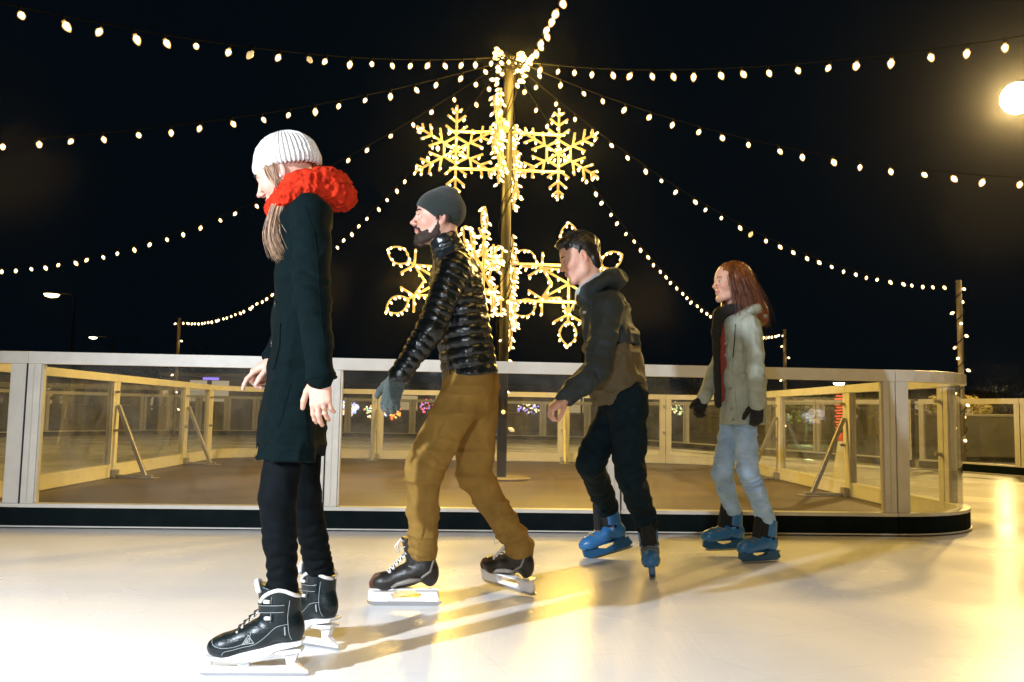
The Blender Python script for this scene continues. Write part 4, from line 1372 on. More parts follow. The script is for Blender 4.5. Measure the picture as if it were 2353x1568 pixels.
# ---- skates
def skate(per, F, kind):
    """F: frame with origin on the blade's running edge below the ankle, x to the toe"""
    org = tuple(per.location)
    K = lambda a, b, ra, rb=None, **k: F.cap(a, b, ra, rb, **k)
    Mx = Matrix.Translation(Vector(F.o)) @ Matrix(np.c_[F.M * F.s, [0, 0, 0]].tolist() + [[0, 0, 0, 1]])
    if kind == 'figure':
        o = [('u', F.ell((.165, 0, .088), (.056, .042, .036)), 0), ('u', K((.15, 0, .092), (.055, 0, .128), .040, .045), .02),
             ('u', K((.055, 0, .128), (-.01, 0, .155), .046, .048), .02), ('u', F.ell((-.040, 0, .145), (.040, .036, .05)), .02),
             ('u', K((-.012, 0, .165), (-.006, 0, .262), .047, .054, ax=F.x, s=1.1), .02), ('u', K((.03, 0, .18), (.045, 0, .275), .026, .026, ax=F.y, s=1.2), .02),
             ('i', Half(F(.165, 0, .060), F.M @ np.array([-.20, 0, -1.0])), .003),
             ('i', Half(F(-.01, 0, .268), F.M @ np.array([-.25, 0, 1.0])), .004),
             ('s', K((-.006, 0, .25), (.004, 0, .32), .043, .05), .004)]
        bm_, hm = M_boot, M_plastic_w
        root = cloth('skate', o, .0032, bm_, per)
        s_ = MB()
        # white sole with raised slotted heel
        s_.prism([(.222, .066), (.215, .053), (.10, .047), (.045, .055), (.0, .083), (-.075, .100), (-.080, .113), (.0, .104), (.06, .088), (.165, .062)], -.036, .036, Mx)
        s_.prism([(.0, .083), (.012, .072), (-.03, .070), (-.078, .078), (-.076, .088), (-.02, .084)], -.030, .030, Mx)
        s_.build('sole', hm, root, bevel=.004, origin=org)
        b = MB()
        b.prism([(.240, .030), (.238, .052), (.215, .058), (.205, .050), (.205, .030)], -.011, .011, Mx)
        b.prism([(.120, .028), (.128, .050), (.080, .052), (.088, .040), (.085, .028)], -.013, .013, Mx)
        b.prism([(-.030, .028), (-.024, .070), (-.068, .078), (-.055, .045), (-.075, .028)], -.013, .013, Mx)
        b.prism([(.244, .016), (.240, .034), (.20, .031), (-.07, .031), (-.098, .014), (-.098, .010), (.235, .010)], -.008, .008, Mx)
        b.build('blade_holder', hm, root, bevel=.003, origin=org)
        c = MB().prism([(.243, .016), (.238, .004), (.22, 0), (-.09, 0), (-.099, .005), (-.099, .0155)], -.0018, .0018, Mx)
        c.build('blade', M_blade, root, origin=org)
        # fleece rim, strap, laces, stitching, badge
        bv = bvh_of(root)
        rim = MB()
        for sy in (1, -1):
            rim.tube(smooth_line([F(-.060, .004 * sy, .246), F(-.050, .036 * sy, .256), F(-.008, .050 * sy, .272), F(.035, .043 * sy, .256), F(.054, .032 * sy, .232)], 16), .0065, 8)
        rim.tube(smooth_line([F(.058, -.036, .262), F(.070, -.018, .286), F(.074, 0, .290), F(.070, .018, .286), F(.058, .036, .262)], 12), .0085, 8)
        rim.build('fleece_rim', M_lace, root, smooth=True, origin=org)
        st = MB()
        band(st, [F(.012 + .075 * math.cos(a), .070 * math.sin(a), .214 - .006 * math.cos(a)) for a in [-2.2 + i * 4.4 / 14 for i in range(15)]], bv, org, .026, .0045, F.z, 40)
        st.build('ankle_strap', M_boot, root, smooth=False, bevel=.0015, origin=org)
        se = MB()
        for dz in (-.0105, .0105):
            se.tube(hug([F(.012 + .075 * math.cos(a), .070 * math.sin(a), .214 + dz - .006 * math.cos(a)) for a in [-2.1 + i * 4.2 / 14 for i in range(15)]], bv, org, .0052, 40), .0008, 4)
        se.build('strap_stitching', M_stitch, root, origin=org)
        lc = MB()
        for i in range(7):
            x = .135 - .0135 * i * 1.15; z = .132 + .0148 * i
            if i == 5: continue
            for sy in (1, -1):
                lc.tube([F(x, .022 * sy, z - .004), F(x + .006, 0, z + .006), F(x - .008, -.022 * sy, z + .009)], .0022, 5)
        lc.build('lace', M_boot2, root, smooth=True, origin=org)
        for i in range(6):
            x = .138 - .0150 * i; z = .124 + .0150 * i
            for sy in (1, -1):
                ey = MB().lathe([(.0034, -.002), (.0034, .002)], 8, Matrix.Translation(Vector(F(x, .028 * sy, z))) @ Matrix(np.c_[np.stack([F.x, F.z, F.y * sy], 1), [0, 0, 0]].tolist() + [[0, 0, 0, 1]]))
                ey.build('eyelet', M_lace, root, smooth=True, origin=org)
        for (x, z) in ((.026, .236), (.022, .186)):
            for sy in (1, -1):
                MB().tube([F(x + .012, .046 * sy, z), F(x - .006, .056 * sy, z + .002)], .0065, 6).build('lace_hook', M_lace, root, smooth=True, origin=org)
        sw = MB()
        for sy in (1, -1):
            for line in ([(.200, .012, .110), (.190, .030, .098), (.160, .045, .094), (.115, .050, .100), (.085, .055, .118), (.078, .05, .150)],
                         [(.165, .05, .066), (.155, .05, .082), (.12, .05, .089), (.07, .055, .100), (.03, .055, .130), (.0, .055, .160), (-.04, .05, .170)],
                         [(-.050, .04, .112), (-.040, .045, .145), (-.035, .045, .19), (-.040, .045, .24)],
                         [(.020, .055, .175), (.022, .055, .205), (.018, .055, .250)]):
                sw.tube(hug([F(x_, y_ * sy, z_) for x_, y_, z_ in line], bv, org, .0005, 34), .0009, 4)
        sw.build('stitching', M_stitch, root, origin=org)
        bd = MB()
        for sy in (1, -1):
            tri = [(.088, .139), (.066, .108), (.102, .103), (.088, .139)]
            q_ = []
            for i in range(3):
                for t_ in range(6):
                    x_ = tri[i][0] + (tri[i + 1][0] - tri[i][0]) * t_ / 6; z_ = tri[i][1] + (tri[i + 1][1] - tri[i][1]) * t_ / 6
                    q_.append(F(x_, .06 * sy, z_))
            q_.append(q_[0])
            bd.tube(hug(q_, bv, org, .0008, 40), .0014, 4)
            bd.tube(hug([F(.092, .06 * sy, .122), F(.084, .06 * sy, .126), F(.080, .06 * sy, .116), F(.090, .06 * sy, .110), F(.094, .06 * sy, .115), F(.086, .06 * sy, .118)], bv, org, .0008, 20), .0014, 4)
            band(bd, [F(-.032, .06 * sy, .130), F(-.030, .06 * sy, .162)], bv, org, .004, .002, F.x, 6)
        bd.build('badge', M_stitch, root, origin=org)
    elif kind == 'hockey':
        o = [('u', F.ell((.150, 0, .098), (.058, .044, .036)), 0), ('u', K((.14, 0, .10), (.045, 0, .132), .042, .046), .02),
             ('u', K((.045, 0, .132), (-.02, 0, .155), .046, .048), .02), ('u', F.ell((-.045, 0, .135), (.038, .036, .055)), .02),
             ('u', K((-.014, 0, .165), (-.004, 0, .255), .046, .050, ax=F.x, s=1.12), .02), ('u', K((.035, 0, .19), (.062, 0, .285), .022, .020, ax=F.y, s=1.7), .015),
             ('i', Half(F(.1, 0, .068), F.M @ np.array([-.04, 0, -1.0])), .003),
             ('i', Half(F(-.01, 0, .262), F.M @ np.array([-.35, 0, 1.0])), .006),
             ('s', K((-.004, 0, .25), (.0, 0, .32), .040, .046), .004)]
        root = cloth('skate', o, .0034, M_boot2, per)
        b = MB()
        b.prism([(.205, .072), (.215, .060), (.213, .030), (.195, .018), (.13, .018), (.105, .030), (.118, .050), (.09, .062), (.09, .072)], -.016, .016, Mx)
        b.prism([(.02, .072), (.012, .060), (-.012, .050), (-.002, .030), (-.03, .018), (-.085, .018), (-.088, .030), (-.078, .062), (-.085, .074)], -.016, .016, Mx)
        b.prism([(.13, .018), (.12, .030), (.02, .034), (-.03, .030), (-.03, .018)], -.012, .012, Mx)
        b.prism([(.205, .076), (.205, .068), (-.085, .070), (-.085, .078)], -.034, .034, Mx)
        b.build('blade_holder', M_plastic_w, root, bevel=.004, origin=org)
        MB().prism([(.222, .022), (.215, .008), (.19, 0), (-.08, 0), (-.098, .010), (-.098, .0185), (.2, .0185)], -.0018, .0018, Mx).build('blade', M_blade, root, origin=org)
        pn = MB()
        for sy in (1, -1):
            pn.tube([F(.115, .043 * sy, .082), F(.09, .046 * sy, .098), F(.04, .049 * sy, .112), F(-.01, .049 * sy, .118)], [.006, .009, .011, .006], 8)
            pn.tube([F(-.01, .050 * sy, .125), F(-.045, .041 * sy, .150), F(-.06, .034 * sy, .195)], [.005, .007, .004], 8)
        pn.build('side_panel', M_plastic_g, root, smooth=True, origin=org)
        tc_ = MB().prism([(.208, .076), (.212, .10), (.196, .128), (.168, .138), (.160, .130), (.165, .076)], -.028, .028, Mx)
        tc_.build('toe_cap', mat('toe_cap_brown', (.09, .035, .015), .3), root, bevel=.012, origin=org)
        lc = MB()
        for i in range(9):
            x = .135 - .0145 * i; z = .136 + .0155 * i
            if i > 5: x += (i - 5) * .010
            for sy in (1, -1):
                lc.tube([F(x, .028 * sy, z - .010), F(x + .006, .012 * sy, z + .005), F(x, -.012 * sy, z + .012), F(x - .010, -.030 * sy, z + .006)], .0034, 5)
        lc.tube([F(.05, .02, .262), F(.085, .035, .282), F(.105, .045, .255), F(.098, .05, .228), F(.075, .04, .245), F(.05, .02, .258)], .0032, 5)
        lc.tube([F(.05, -.02, .262), F(.085, -.035, .275), F(.10, -.045, .245), F(.09, -.05, .215)], .0032, 5)
        lc.build('lace', M_lace, root, smooth=True, origin=org)
        bd = MB()
        for sy in (1, -1):
            c0 = F(.002, .0555 * sy, .225)
            ring = [c0 + F.x * .024 * math.cos(t) * 1.0 + F.z * .015 * math.sin(t) for t in [i * .5236 for i in range(13)]]
            bd.tube(ring, .0016, 4)
            bd.tube([c0 - F.x * .012 - F.z * .007, c0 - F.x * .006 + F.z * .007, c0 + F.x * .0 - F.z * .006, c0 + F.x * .006 + F.z * .007, c0 + F.x * .012 - F.z * .006], .0014, 4)
        bd.build('emblem', M_stitch, root, origin=org)
    else:
        o = [('u', F.ell((.150, 0, .092), (.062, .046, .040)), 0), ('u', K((.14, 0, .098), (.04, 0, .118), .043, .050), .02),
             ('u', F.ell((-.035, 0, .115), (.050, .043, .055)), .02),
             ('u', K((-.02, 0, .13), (-.022, 0, .205), .046, .046), .02),
             ('i', Half(F(.1, 0, .062), F.M @ np.array([0, 0, -1.0])), .004)]
        root = cloth('skate', o, .0036, M_blue, per)
        cu = [('u', K((-.018, 0, .175), (-.020, 0, .262), .052, .054, ax=F.x, s=1.05), 0), ('s', K((.03, 0, .15), (.06, 0, .30), .036, .05), .006),
              ('i', Half(F(0, 0, .268), F.M @ np.array([-.25, 0, 1.0])), .004), ('i', Half(F(0, 0, .160), F.M @ np.array([.2, 0, -1.0])), .004),
              ('s', K((-.015, 0, .16), (-.015, 0, .30), .042, .044), .003)]
        cloth('cuff', cu, .0036, M_blue, per, parent=root)
        li = [('u', K((-.008, 0, .17), (.0, 0, .275), .046, .048, ax=F.x, s=1.1), 0), ('u', K((.075, 0, .135), (.045, 0, .295), .024, .022, ax=F.y, s=1.4), .02),
              ('i', Half(F(0, 0, .290), F.M @ np.array([-.45, 0, 1.0])), .006), ('s', K((-.008, 0, .265), (.0, 0, .33), .038, .042), .004)]
        cloth('liner', li, .0038, M_black_knit, per, parent=root)
        b = MB()
        b.prism([(.195, .070), (.200, .030), (.170, .012), (-.075, .012), (-.105, .030), (-.085, .072), (-.01, .072), (.01, .050), (.06, .040), (.10, .052), (.11, .070)], -.015, .015, Mx)
        b.prism([(.19, .074), (.19, .066), (-.085, .066), (-.085, .074)], -.036, .036, Mx)
        b.build('blade_holder', M_blue_d, root, bevel=.004, origin=org)
        MB().prism([(.185, .014), (.180, .004), (.16, 0), (-.08, 0), (-.10, .006), (-.10, .014)], -.002, .002, Mx).build('blade', M_blade, root, origin=org)
        bk = MB(); bv = bvh_of(root)
        for (x, z) in ((.062, .150), (.100, .134)):
            band(bk, [F(x - .035 + .062 * math.cos(a), .062 * math.sin(a), z - .02 + .020 * math.cos(a)) for a in [-1.3 + i * 2.6 / 10 for i in range(11)]], bv, org, .015, .0045, F.x + F.z * .4, 24)
        bk.build('buckle', M_strap, root, bevel=.0015, origin=org)
        MB().lathe([(.009, -.002), (.009, .003)], 12, Matrix.Translation(Vector(F(-.02, .049, .15))) @ Matrix(np.c_[np.stack([F.x, F.z, F.y], 1), [0, 0, 0]].tolist() + [[0, 0, 0, 1]])).build('rivet', M_black_knit, root, origin=org)
        rv = MB().lathe([(.009, -.002), (.009, .003)], 12, Matrix.Translation(Vector(F(-.02, -.049, .15))) @ Matrix(np.c_[np.stack([F.x, F.z, -F.y], 1), [0, 0, 0]].tolist() + [[0, 0, 0, 1]]))
        rv.build('rivet', M_black_knit, root, origin=org)
    return root

def folds(amp, sc, amp2=0.0, sc2=30):
    def f(p):
        n = noise3(p, sc)
        r_ = amp * (1 - 2 * np.abs(n)) - amp * .5
        if amp2: r_ = r_ + amp2 * noise3(p + 5, sc2)
        return r_
    return f

def ribs(H, n, amp, c=(-.01, 0)):
    def f(p):
        q = H.local(p)
        th = np.arctan2(q[:, 1] - c[1], q[:, 0] - c[0])
        rr = np.sqrt((q[:, 1] - c[1]) ** 2 + (q[:, 0] - c[0]) ** 2)
        return amp * np.cos(n * th + 1.5 * noise3(p, 12)) * np.clip(rr / .06, 0, 1) + .0015 * noise3(p, 60)
    return f

# ================================================================ 1: woman in the long dark coat
def skater_one():
    d0 = 2.90
    J = dict(neck=Q(690, 462, 2.90), chest=Q(697, 560, 2.90), pelvis=Q(684, 850, 2.90),
             shl=Q(712, 492, 2.73), shr=Q(700, 500, 3.08), ell=Q(716, 690, 2.68), elr=Q(706, 700, 3.16),
             wrl=Q(736, 862, 2.66), wrr=Q(632, 822, 3.02), hpl=Q(680, 872, 2.83), hpr=Q(694, 872, 2.99),
             knl=Q(637, 1140, 2.77), knr=Q(697, 1130, 3.04))
    Fl = Frame(np.array(G(637, 1553)), (-1, -.04, 0), (0.02, 0, 1), 1.02)
    Fr = Frame(np.array(G(728, 1487)), (-.90, .42, 0), (0, 0, 1), 1.0)
    J['anl'], J['anr'] = Fl(-.01, 0, .17), Fr(-.01, 0, .17)
    J['mil'], J['mir'] = Fl(-.008, 0, .27), Fr(-.008, 0, .27)
    J['tol'], J['tor'] = Fl(.14, 0, .10), Fr(.14, 0, .10)
    base = ((Fl.o + Fr.o) / 2); base[2] = 0
    per = person(base, 'woman in a long dark coat, white knitted hat and red scarf, skating head bowed')
    H = Frame(Q(657, 402, 2.89), (-.90, .10, -.44), (-.40, 0, .9), 1.0)
    hl = hand_ops(J['wrl'], Q(738, 960, 2.655) - J['wrl'], (.15, 1, 0), (-1, 0, 0), 1.0, curls=((18, 24, 15), (14, 26, 16), (18, 30, 18), (24, 34, 20)), spread=1.3)
    hr = hand_ops(J['wrr'], (-.78, -.10, -.58), (.45, .2, -.85), (-.1, -1, .35), .98, curls=((12, 18, 10), (48, 50, 25), (55, 55, 30), (60, 55, 30)), spread=1.2, thumb=(.6, .35, .2))
    body(per, J, H, [hl, hr], h=.0034, nose=.5)
    face_extras(H, per, lash=True)
    # ring on the near hand
    rp = hl[6 + 5 + 5 + 0][1] if False else None
    d = unit(Q(738, 960, 2.655) - J['wrl'])
    ring_c = J['wrl'] + d * .108 + np.array([.0125, 0, 0])
    rg = MB()
    rg.tube([Vector(ring_c) + Vector((.0105 * math.cos(a), .0105 * math.sin(a), 0)) for a in [i * .5236 for i in range(13)]], .0016, 5)
    rg.lathe([(.003, -.002), (.0035, .002)], 8, Matrix.Translation(Vector(ring_c) + Vector((0, -.0115, 0))))
    rg.build('ring', M_gold, per, smooth=True, origin=per.location)
    lat = unit(J['shl'] - J['shr'])
    hem = Q(662, 1052, 2.90)
    o = [('u', Cap(Q(694, 505, 2.9), Q(692, 745, 2.9), .092, .083, ax=lat, s=1.72, s2=1.62), 0),
         ('u', Cap(Q(692, 745, 2.9), Q(664, 1085, 2.9), .086, .126, ax=lat, s=1.75, s2=2.0), .05),
         ('u', Cap(Q(696, 500, 2.9), J['shl'] + [0, .02, -.01], .075, .066), .04), ('u', Cap(Q(696, 500, 2.9), J['shr'] + [0, -.02, -.01], .075, .066), .04),
         ('i', Half(hem, (0.02, 0, -1)), .002),
         ('s', Cap(Q(668, 975, 2.9), Q(660, 1120, 2.9), .088, .118, ax=lat, s=1.78, s2=1.98), .004),
         ('u', Cap(J['shl'], J['ell'], .063, .053, fold=(.95, .25, .004, 130)), .02), ('u', Cap(J['ell'], J['wrl'] + [0, 0, .004], .053, .046, fold=(.1, .4, .004, 130)), .012),
         ('u', Cap(J['shr'], J['elr'], .062, .052), .02), ('u', Cap(J['elr'], J['wrr'] * .97 + J['elr'] * .03, .052, .040, fold=(.2, .5, .003, 120)), .012),
         ('i', Half(J['wrl'] + unit(J['wrl'] - J['ell']) * .012, J['wrl'] - J['ell']), .003) if False else ('u', Cap(Q(694, 480, 2.9), Q(690, 455, 2.9), .07, .06), .02)]
    def cd(p):
        low = np.clip((float(J['pelvis'][2]) + .12 - p[:, 2]) / .4, 0, 1)
        return low * .010 * noise3(p, (13, 13, 1.6)) + creases(p, (6, 6, 17), .010) + creases(p + 3, (16, 16, 6), .005)
    coat = cloth('coat', o, .0052, M_coat, per, cd, rel=1)
    # sleeve ends are open: dark cuff rings
    for w, e, r_ in ((J['wrl'], J['ell'], .0475), (J['wrr'], J['elr'], .0420)):
        dd = unit(w - e); t = MB()
        a_ = Vector(dd).orthogonal().normalized(); b_ = Vector(dd).cross(a_)
        t.tube([Vector(w + dd * .012) + (a_ * math.cos(k * .3307) + b_ * math.sin(k * .3307)) * r_ for k in range(20)], .0045, 6)
        t.build('cuff', M_coat, coat, smooth=True, origin=per.location)
    bc = bvh_of(coat); og = tuple(per.location)
    for nm_, line, w_, t_ in (('pocket', [Q(650, 745, 2.78), Q(643, 800, 2.78), Q(636, 850, 2.78)], .016, .004), ('seam', [Q(668, 880, 2.72), Q(654, 960, 2.72), Q(646, 1046, 2.72)], .004, .0018),
                              ('seam', [Q(700, 920, 2.70), Q(704, 980, 2.70), Q(708, 1046, 2.70)], .004, .0018), ('seam', [Q(700, 470, 2.66), Q(724, 560, 2.66), Q(738, 700, 2.62), Q(752, 850, 2.62)], .0035, .0016)):
        b_ = MB(); band(b_, line, bc, og, w_, t_, (1, 0, 0), 30); b_.build(nm_, M_coat, coat, smooth=False, origin=og)
    t = MB()
    for y_ in (600, 700, 790):
        xx = {600: 634, 700: 631, 790: 623}[y_]
        t.lathe([(.013, -.002), (.013, .002), (.010, .004)], 12, Matrix.Translation(P(xx + 2, y_, 2.84)) @ Vector((-1, -.25, 0)).to_track_quat('Z', 'Y').to_matrix().to_4x4())
    t.build('button', M_boot2, coat, smooth=True, origin=per.location)
    # jeans
    o = [('u', Cap(J['pelvis'], J['pelvis'] + [0, 0, -.1], .07, .07, ax=lat, s=1.3), 0)]
    for q in 'lr':
        o += [('u', Cap(J['hp' + q], J['kn' + q], .070, .058), .02), ('u', Cap(J['kn' + q], J['mi' + q] - [0, 0, .02], .058, .046, fold=(.8, .5, .005, 130)), .02)]
    cloth('jeans', o, .0052, M_jeans_dark, per, folds(.003, (16, 16, 22), .001, 50))
    for F in (Fl, Fr): skate(per, F, 'figure')
    # scarf
    sc = Q(716, 452, 2.90)
    o = [('u', Torus(Q(704, 462, 2.90), (-.42, 0, 1), .098, .040, ax=(0, 1, 0), s=1.15), 0),
         ('u', Torus(Q(716, 436, 2.90), (-.30, .05, 1), .088, .036, ax=(0, 1, 0), s=1.1), .012),
         ('u', Ell(Q(777, 452, 2.90), (.062, .105, .048)), .03), ('u', Ell(Q(757, 425, 2.90), (.055, .09, .036)), .03),
         ('u', Cap(Q(660, 475, 2.84), Q(650, 490, 2.86), .034, .03), .02)]
    def sd(p):
        q = noise3(p, 48.0); w = noise3(p + 3, 15.0)
        k_ = np.abs(np.sin(p[:, 0] * 95 + p[:, 1] * 40 + 1.5 * w)) * np.abs(np.sin(p[:, 2] * 120 - p[:, 0] * 30 + 1.2 * w))
        return .0045 * (1 - 2 * np.abs(q)) + .006 * w + .0055 * (k_ - .4)
    cloth('scarf', o, .0036, M_red_knit, per, sd, rel=0)
    # hat
    HH = Frame(H.o, (-.975, .05, -.22), (-.22, 0, .975), 1.0)
    o = [('u', HH.ell((-.014, 0, .050), (.112, .094, .100)), 0), ('u', HH.ell((-.012, 0, .034), (.117, .099, .055)), .01),
         ('i', Half(HH(0, 0, .014), -HH.z), .006), ('s', HH.ell((-.014, 0, .035), (.100, .082, .095)), .003)]
    hat = cloth('hat', o, .0030, M_white_knit, per, ribs(HH, 40, .0034, (-.014, 0)), rel=0)
    # hair falling forward past the face
    rnd = random.Random(3)
    m = MB()
    g = [[Q(675, 424, 2.80), Q(650, 440, 2.785), Q(632, 480, 2.78), Q(620, 530, 2.78), Q(628, 572, 2.785), Q(645, 602, 2.79)],
         [Q(668, 420, 2.81), Q(640, 450, 2.80), Q(622, 500, 2.79), Q(617, 545, 2.80), Q(632, 598, 2.80)],
         [Q(680, 430, 2.80), Q(655, 455, 2.78), Q(638, 500, 2.785), Q(632, 540, 2.78), Q(650, 585, 2.785)]]
    strands(m, g, 210, .008, .0017, rnd, 12, .0022)
    strands(m, [[Q(672, 422, 2.81), Q(700, 436, 2.79), Q(730, 438, 2.79)], [Q(668, 426, 2.80), Q(705, 450, 2.77), Q(728, 464, 2.78)]], 14, .005, .0011, rnd, 8, .002)
    strands(m, [[Q(640, 500, 2.78), Q(655, 530, 2.77), Q(668, 541, 2.77)]], 5, .003, .0008, rnd, 6, .001)
    strands(m, [[H(.0, .085, .03), H(.01, .088, -.0), H(.018, .085, -.03), H(.03, .078, -.06)], [H(.03, .08, .03), H(.035, .084, -.0), H(.03, .084, -.04)]], 70, .007, .0016, rnd, 7, .001)
    m.build('hair', M_hair_blond, per, smooth=True, origin=per.location)
    ms = MB().lathe([(.001, -.005), (.0045, -.002), (.0045, .002), (.001, .005)], 10, Matrix.Translation(Vector(H(-.002, .088, -.028))))
    ms.build('earring', M_plastic_w, per, smooth=True, origin=per.location)
    return per

# ================================================================ 2: man in the puffer jacket
def skater_two():
    J = dict(neck=Q(1030, 578, 3.85), chest=Q(1046, 655, 3.85), pelvis=Q(1084, 862, 3.86),
             shl=Q(1046, 612, 3.68), shr=Q(1036, 612, 4.02), ell=Q(990, 757, 3.60), elr=Q(1090, 750, 4.10),
             wrl=Q(915, 866, 3.56), wrr=Q(1110, 850, 4.08), hpl=Q(1078, 880, 3.78), hpr=Q(1096, 880, 3.94),
             knl=Q(974, 1078, 3.70), knr=Q(1090, 1090, 3.98))
    Fl = Frame(np.array(G(962, 1392)), (-1, -.06, 0), (0, 0, 1), 1.03)
    Fr = Frame(np.array(G(1192, 1366)) + [0, 0, .012], (-.80, .58, .10), (-.30, -.02, 1), 1.0)
    J['anl'], J['anr'] = Fl(-.012, 0, .17), Fr(-.012, 0, .17)
    J['mil'], J['mir'] = Fl(-.008, 0, .25), Fr(-.008, 0, .25)
    J['tol'], J['tor'] = Fl(.14, 0, .10), Fr(.14, 0, .10)
    base = (Fl.o + Fr.o) / 2; base[2] = 0
    per = person(base, 'bearded man in a dark beanie, shiny black puffer jacket and tan trousers')
    H = Frame(Q(1006, 506, 3.85), (-.97, -.24, .02), (.03, 0, 1), 1.02)
    hl = hand_ops(J['wrl'], Q(882, 965, 3.55) - J['wrl'], (.25, .9, .1), (-1, 0, -.2), 1.04, curl=(22, 26, 16), grow=.0004)
    hr = hand_ops(J['wrr'], (.1, -.1, -1), (-.2, -1, 0), (-1, 0, 0), 1.0, curl=(25, 30, 20))
    body(per, J, H, [hl, hr], h=.0033, smile=.004, nose=.55, neck_r=.058)
    face_extras(H, per, brow_r=.0040)
    lat = unit(J['shl'] - J['shr'])
    # gloves
    for nm, w, dd, n, th, e in (('glove', J['wrl'], Q(882, 965, 3.55) - J['wrl'], (.25, .9, .1), (-1, 0, -.2), J['ell']), ('glove', J['wrr'], np.array([.1, -.1, -1]), (-.2, -1, 0), (-1, 0, 0), J['elr'])):
        o = hand_ops(w, dd, n, th, 1.04 if e is J['ell'] else 1.0, curl=(22, 26, 16) if e is J['ell'] else (25, 30, 20), grow=.0042, k=.006)
        o.insert(0, ('u', Cap(w + unit(e - w) * .09, w + unit(dd) * .02, .037, .034, rings=(.008, .0018)), .01))
        cloth(nm, o, .0034, M_glove, per, lambda p: .0012 * noise3(p, 130), rel=0)
    sp = unit(J['pelvis'] - J['chest'])
    o = [('u', Cap(Q(1046, 640, 3.85), Q(1084, 885, 3.86), .118, .122, ax=lat, s=1.45, s2=1.42, rings=(.046, .0085)), 0),
         ('i', Half(Q(1084, 868, 3.86), sp), .006),
         ('u', Cap(J['chest'] + [0, 0, .07], J['shl'] + [0, .02, -.01], .085, .070, rings=None), .03),
         ('u', Cap(J['chest'] + [0, 0, .07], J['shr'] + [0, -.02, -.01], .085, .070), .03),
         ('u', Cap(J['shl'], J['ell'], .070, .058, rings=(.036, .0075)), .012), ('u', Cap(J['ell'], J['wrl'] - unit(J['wrl'] - J['ell']) * .01, .058, .042, rings=(.036, .0070)), .01),
         ('u', Cap(J['shr'], J['elr'], .070, .058, rings=(.036, .0075)), .012), ('u', Cap(J['elr'], J['wrr'], .058, .042, rings=(.036, .0070)), .01),
         ('u', Cap(Q(1038, 600, 3.85), Q(1022, 558, 3.84), .080, .068, rings=(.03, .006)), .02),
         ('s', Cap(Q(1022, 556, 3.85), Q(1008, 520, 3.83), .057, .057), .004)]
    jk = cloth('puffer_jacket', o, .0044, M_nylon, per, lambda p: .0030 * (1 - 2 * np.abs(noise3(p, 24))) + .0014 * noise3(p, 60), rel=1)
    z = MB(); z.tube([Q(998, 585, 3.70), Q(1004, 640, 3.70), Q(1012, 720, 3.70), Q(1024, 800, 3.71), Q(1036, 862, 3.72)], .0035, 5)
    z.build('zip', M_boot2, jk, smooth=True, origin=per.location)
    # trousers
    o = [('u', Cap(J['pelvis'] + [0, 0, .0], J['pelvis'] + [0, 0, -.08], .096, .112, ax=lat, s=1.22), 0),
         ('u', Cap(J['hpl'], J['knl'], .104, .080, fold=(1, .2, .005, 110)), .03), ('u', Cap(J['hpr'], J['knr'], .104, .080, fold=(1, .2, .005, 110)), .03)]
    for q, F in (('l', Fl), ('r', Fr)):
        a = F(-.008, 0, .225)
        o += [('u', Cap(J['kn' + q], a, .076, .062, fold=(1.0, .35, .006, 120)), .025), ('u', Torus(a + F.z * .012, F.z, .050, .017), .012)]
    cloth('trousers', o, .0048, M_khaki, per, lambda p: creases(p, (5, 5, 17), .0115) + creases(p + 7, (14, 14, 8), .0045) - .001, rel=1)
    tr_ = [o_ for o_ in per.children if o_.name.startswith('trousers')][-1]
    bt = bvh_of(tr_); og = tuple(per.location)
    for nm_, line, w_ in (('side_seam', [Q(1070, 900, 3.6), Q(1020, 985, 3.55), Q(975, 1080, 3.55), Q(978, 1180, 3.55), Q(978, 1270, 3.55)], .005), ('pocket', [Q(1050, 888, 3.6), Q(1062, 915, 3.6), Q(1068, 950, 3.6)], .005),
                          ('hem', [Q(946, 1272, 3.62), Q(968, 1283, 3.6), Q(1002, 1276, 3.62)], .006), ('side_seam', [Q(1110, 1120, 3.85), Q(1130, 1200, 3.85), Q(1160, 1260, 3.85)], .005)):
        b_ = MB(); band(b_, line, bt, og, w_, .0018, (1, 0, .2), 40); b_.build(nm_, M_khaki, tr_, smooth=False, origin=og)
    for F in (Fl, Fr): skate(per, F, 'hockey')
    # beanie
    HH = Frame(H.o, (-.80, -.20, .57), (.57, 0, .80), 1.02)
    o = [('u', H.ell((-.016, 0, .046), (.110, .088, .098)), 0), ('u', H.ell((.008, 0, .036), (.094, .084, .090)), .01), ('u', H.ell((-.040, 0, .120), (.05, .045, .036)), .03),
         ('i', Half(H(.09, 0, .052), -HH.z), .006)]
    cloth('beanie', o, .0032, M_beanie, per, lambda p: .0022 * noise3(p, 20), rel=0)
    # beard: short pelt hugging the jaw
    o = []
    for y in (1, -1):
        o += [('u', H.cap((.002, .069 * y, -.008), (.012, .060 * y, -.066), .0100, .0150), .012), ('u', H.cap((.012, .056 * y, -.072), (.068, .022 * y, -.100), .0180, .0175), .02),
              ('u', H.cap((.050, .044 * y, -.062), (.078, .024 * y, -.080), .0100, .0105), .015), ('u', H.cap((.1015, .003 * y, -.0440), (.0860, .026 * y, -.0520), .0034, .0042), .004),
              ('u', H.cap((.0865, .027 * y, -.0520), (.0800, .027 * y, -.0780), .0046, .0068), .006)]
    o += [('u', H.ell((.080, 0, -.100), (.0185, .024, .019)), .02), ('u', H.ell((.0925, 0, -.0790), (.006, .010, .006)), .006)]
    cloth('beard', o, .0026, M_beard, per, lambda p: .0016 * noise3(p, 160) + .001 * noise3(p, 60), rel=0)
    m = MB(); rnd = random.Random(8)
